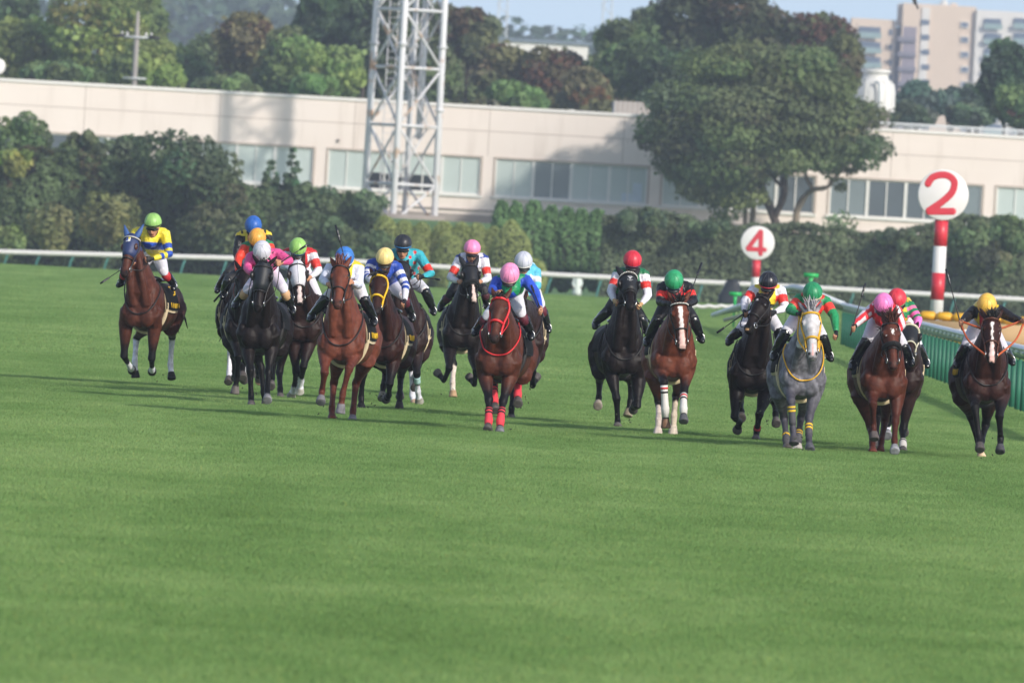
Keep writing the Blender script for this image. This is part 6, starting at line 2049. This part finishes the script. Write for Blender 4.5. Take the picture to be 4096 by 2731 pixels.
       kl=(258, 560), kr=(548, 610), fl=(142, 780), fr=(602, 745), torso=vest('#cf2830', '#cf2830', '#cf2830', .9, .1), sleeve=[(0, 1.85, '#dcdae0'), (1.85, 2.1, '#16161a')], sleeve_long='#d8303a', glove='#16161a', norein='l',
       whip=('l', (246, 105), -.05, 'black whip raised up right by the pink capped jockey in stripes'))),
 (dict(label='dark bay horse in a black hood, behind the fleece noseband chestnut by the rail', o=C7, D=188.5, coat='brown', chest=(530, 850), hip=(510, 780), poll=(605, 455), muz=(606, 700), turn=.1,
       fl=((470, 960), (440, 1170), (425, 1260), (420, 1335), '+-+'), fr=((600, 980), (547, 1285), (545, 1400), (545, 1497), '+++'),
       hl=((345, 1170), (330, 1330), (333, 1440), '-++'), hr=((575, 1130), (560, 1240), (555, 1310), '-++'), hoof={'fl': '#85858a'}, sock={'fl': (1.8, W)},
       hood=dict(c='#17181c', t1=.58, ears=False, cups='#131316'), lightband='#d2cdb4', wrap={'fr': (.78, 1.35, '#b9b4b2', [(.86, '#1c1a1c'), (1.0, '#1c1a1c')])}, bridle='#d2cdb4', collar=False),
  dict(label='jockey in green and pink hooped silks wearing a red cap, closest to the rail posts', cap='#d23646', band='#2a8a58', hel=(500, 235), pd=.7, tilt=-.25, sl=(440, 300), sr=(598, 290), el=(470, 400), er=(668, 400), hl=(560, 440), hr=(655, 465),
       kl=(500, 620), kr=(645, 610), fl=(480, 760), fr=(700, 760), torso=hoops('#e0bf3a', '#1f7f50', .12, 9, -.2), sleeve=[(0, .22, '#1f7f50'), (.22, .42, '#e0709c'), (.42, .6, '#1f7f50'), (.6, .8, '#f064a8'), (.8, 1.0, '#1f7f50'), (1.0, 2.1, '#f07ac4')])),
 (dict(label='dark bay horse with a narrow blaze and orange reins, far right', o=C8, D=184.5, coat='dark_bay', chest=(605, 890), hip=(520, 800), poll=(640, 370), muz=(642, 712), turn=.0, ear=.55,
       fl=((500, 960), (510, 1080), (540, 1300), (550, 1412), '+-+'), fr=((722, 970), (700, 1150), (710, 1315), (706, 1428), '+-+'),
       hl=((478, 1150), (545, 1385), (564, 1500), '-++'), hr=((592, 1220), (562, 1340), (546, 1400), '-++'), sock={'hl': (1.97, '#d8d0cc')}, hoof={'hl': '#c9ae90', 'fr': '#4c4b50'},
       blaze=[(.16, .22, .020, .022, 0, '#e2dad6'), (.22, .55, .012, .012, .0, '#e2dad6'), (.55, .90, .020, .034, 0, '#ddc2bc'), (.90, 1.0, .03, .03, 0, '#d8aca4')], bridle='#5a3224', forelock=(.13, .7, 30), pad=False, print=-1),
  dict(label='jockey in black sleeves and a red and yellow vest wearing a yellow cap, arms wide', cap='#eebc50', band='#eebc50', hel=(603, 272), pd=.9, sl=(500, 325), sr=(700, 320), el=(442, 372), er=(805, 378), hl=(405, 405), hr=(880, 398), fhal=-.02, fhar=-.02,
       kl=(440, 600), kr=(742, 640), fl=(378, 745), fr=(788, 722), torso=vest('#a32028', '#e0c22c', '#e0c22c', .62, .3), sleeve=[(0, 2.1, '#1b191d')], rein='#b8572c', reinr=.0125, sag=.02, breech='#cfccd8',
       whip=('l', (283, -8), -.1, 'long black whip held upright by the yellow capped jockey in front of the 2 post'))),
]
for Hd, Jd in FIELD:
    build_rider(build_horse(Hd), Jd)
# ================================================================== clods thrown up by the hooves
g = np.random.default_rng(21)
sh, cc = [], []
for px, py, D0, n_ in ((880, 905, 201, 14), (590, 905, 198, 8), (1195, 915, 196, 22), (1160, 975, 186, 8), (1440, 960, 196, 10), (1740, 955, 190, 20), (780, 930, 187, 10), (1030, 900, 216, 6), (1815, 1020, 183, 8), (2240, 1040, 184, 8), (340, 880, 210, 6)):
    for i in range(n_):
        D_ = D0 * S + g.uniform(-.6, .8)
        c = P2(px + g.normal(0, 22), py + g.normal(0, 20), D_)
        if c[2] < .02:
            continue
        q = g.uniform(.005, .014)
        d = g.normal(size=3); d /= np.linalg.norm(d)
        sh.append(tube([c - d * q, c + d * q * .3, c + d * q], [q * .5, q * .7, q * .3], n=6))
clod = put('turf_clods', sh, mat('torn_turf', '#38422a', rough=.95, var=.4, scale=30))
tag(clod, kind='stuff')
# ================================================================== the air
def haze(dens):
    o = put('haze', [box((0, 1400, 59), (1100, 1500, 62))], None, loc=(0, 1400, 0), smooth=False)
    mt = bpy.data.materials.new('air')
    mt.use_nodes = True
    n = mt.node_tree
    n.nodes.remove(n.nodes['Principled BSDF'])
    pv = n.nodes.new('ShaderNodeVolumePrincipled')
    pv.inputs['Color'].default_value = (.80, .88, 1.0, 1)
    pv.inputs['Density'].default_value = dens
    pv.inputs['Anisotropy'].default_value = .25
    n.links.new(pv.outputs[0], n.nodes['Material Output'].inputs['Volume'])
    o.data.materials.append(mt)
    tag(o, kind='stuff')
haze(.00023)
for o_ in list(SC.objects):
    if '_base' in o_:
        del o_['_base']
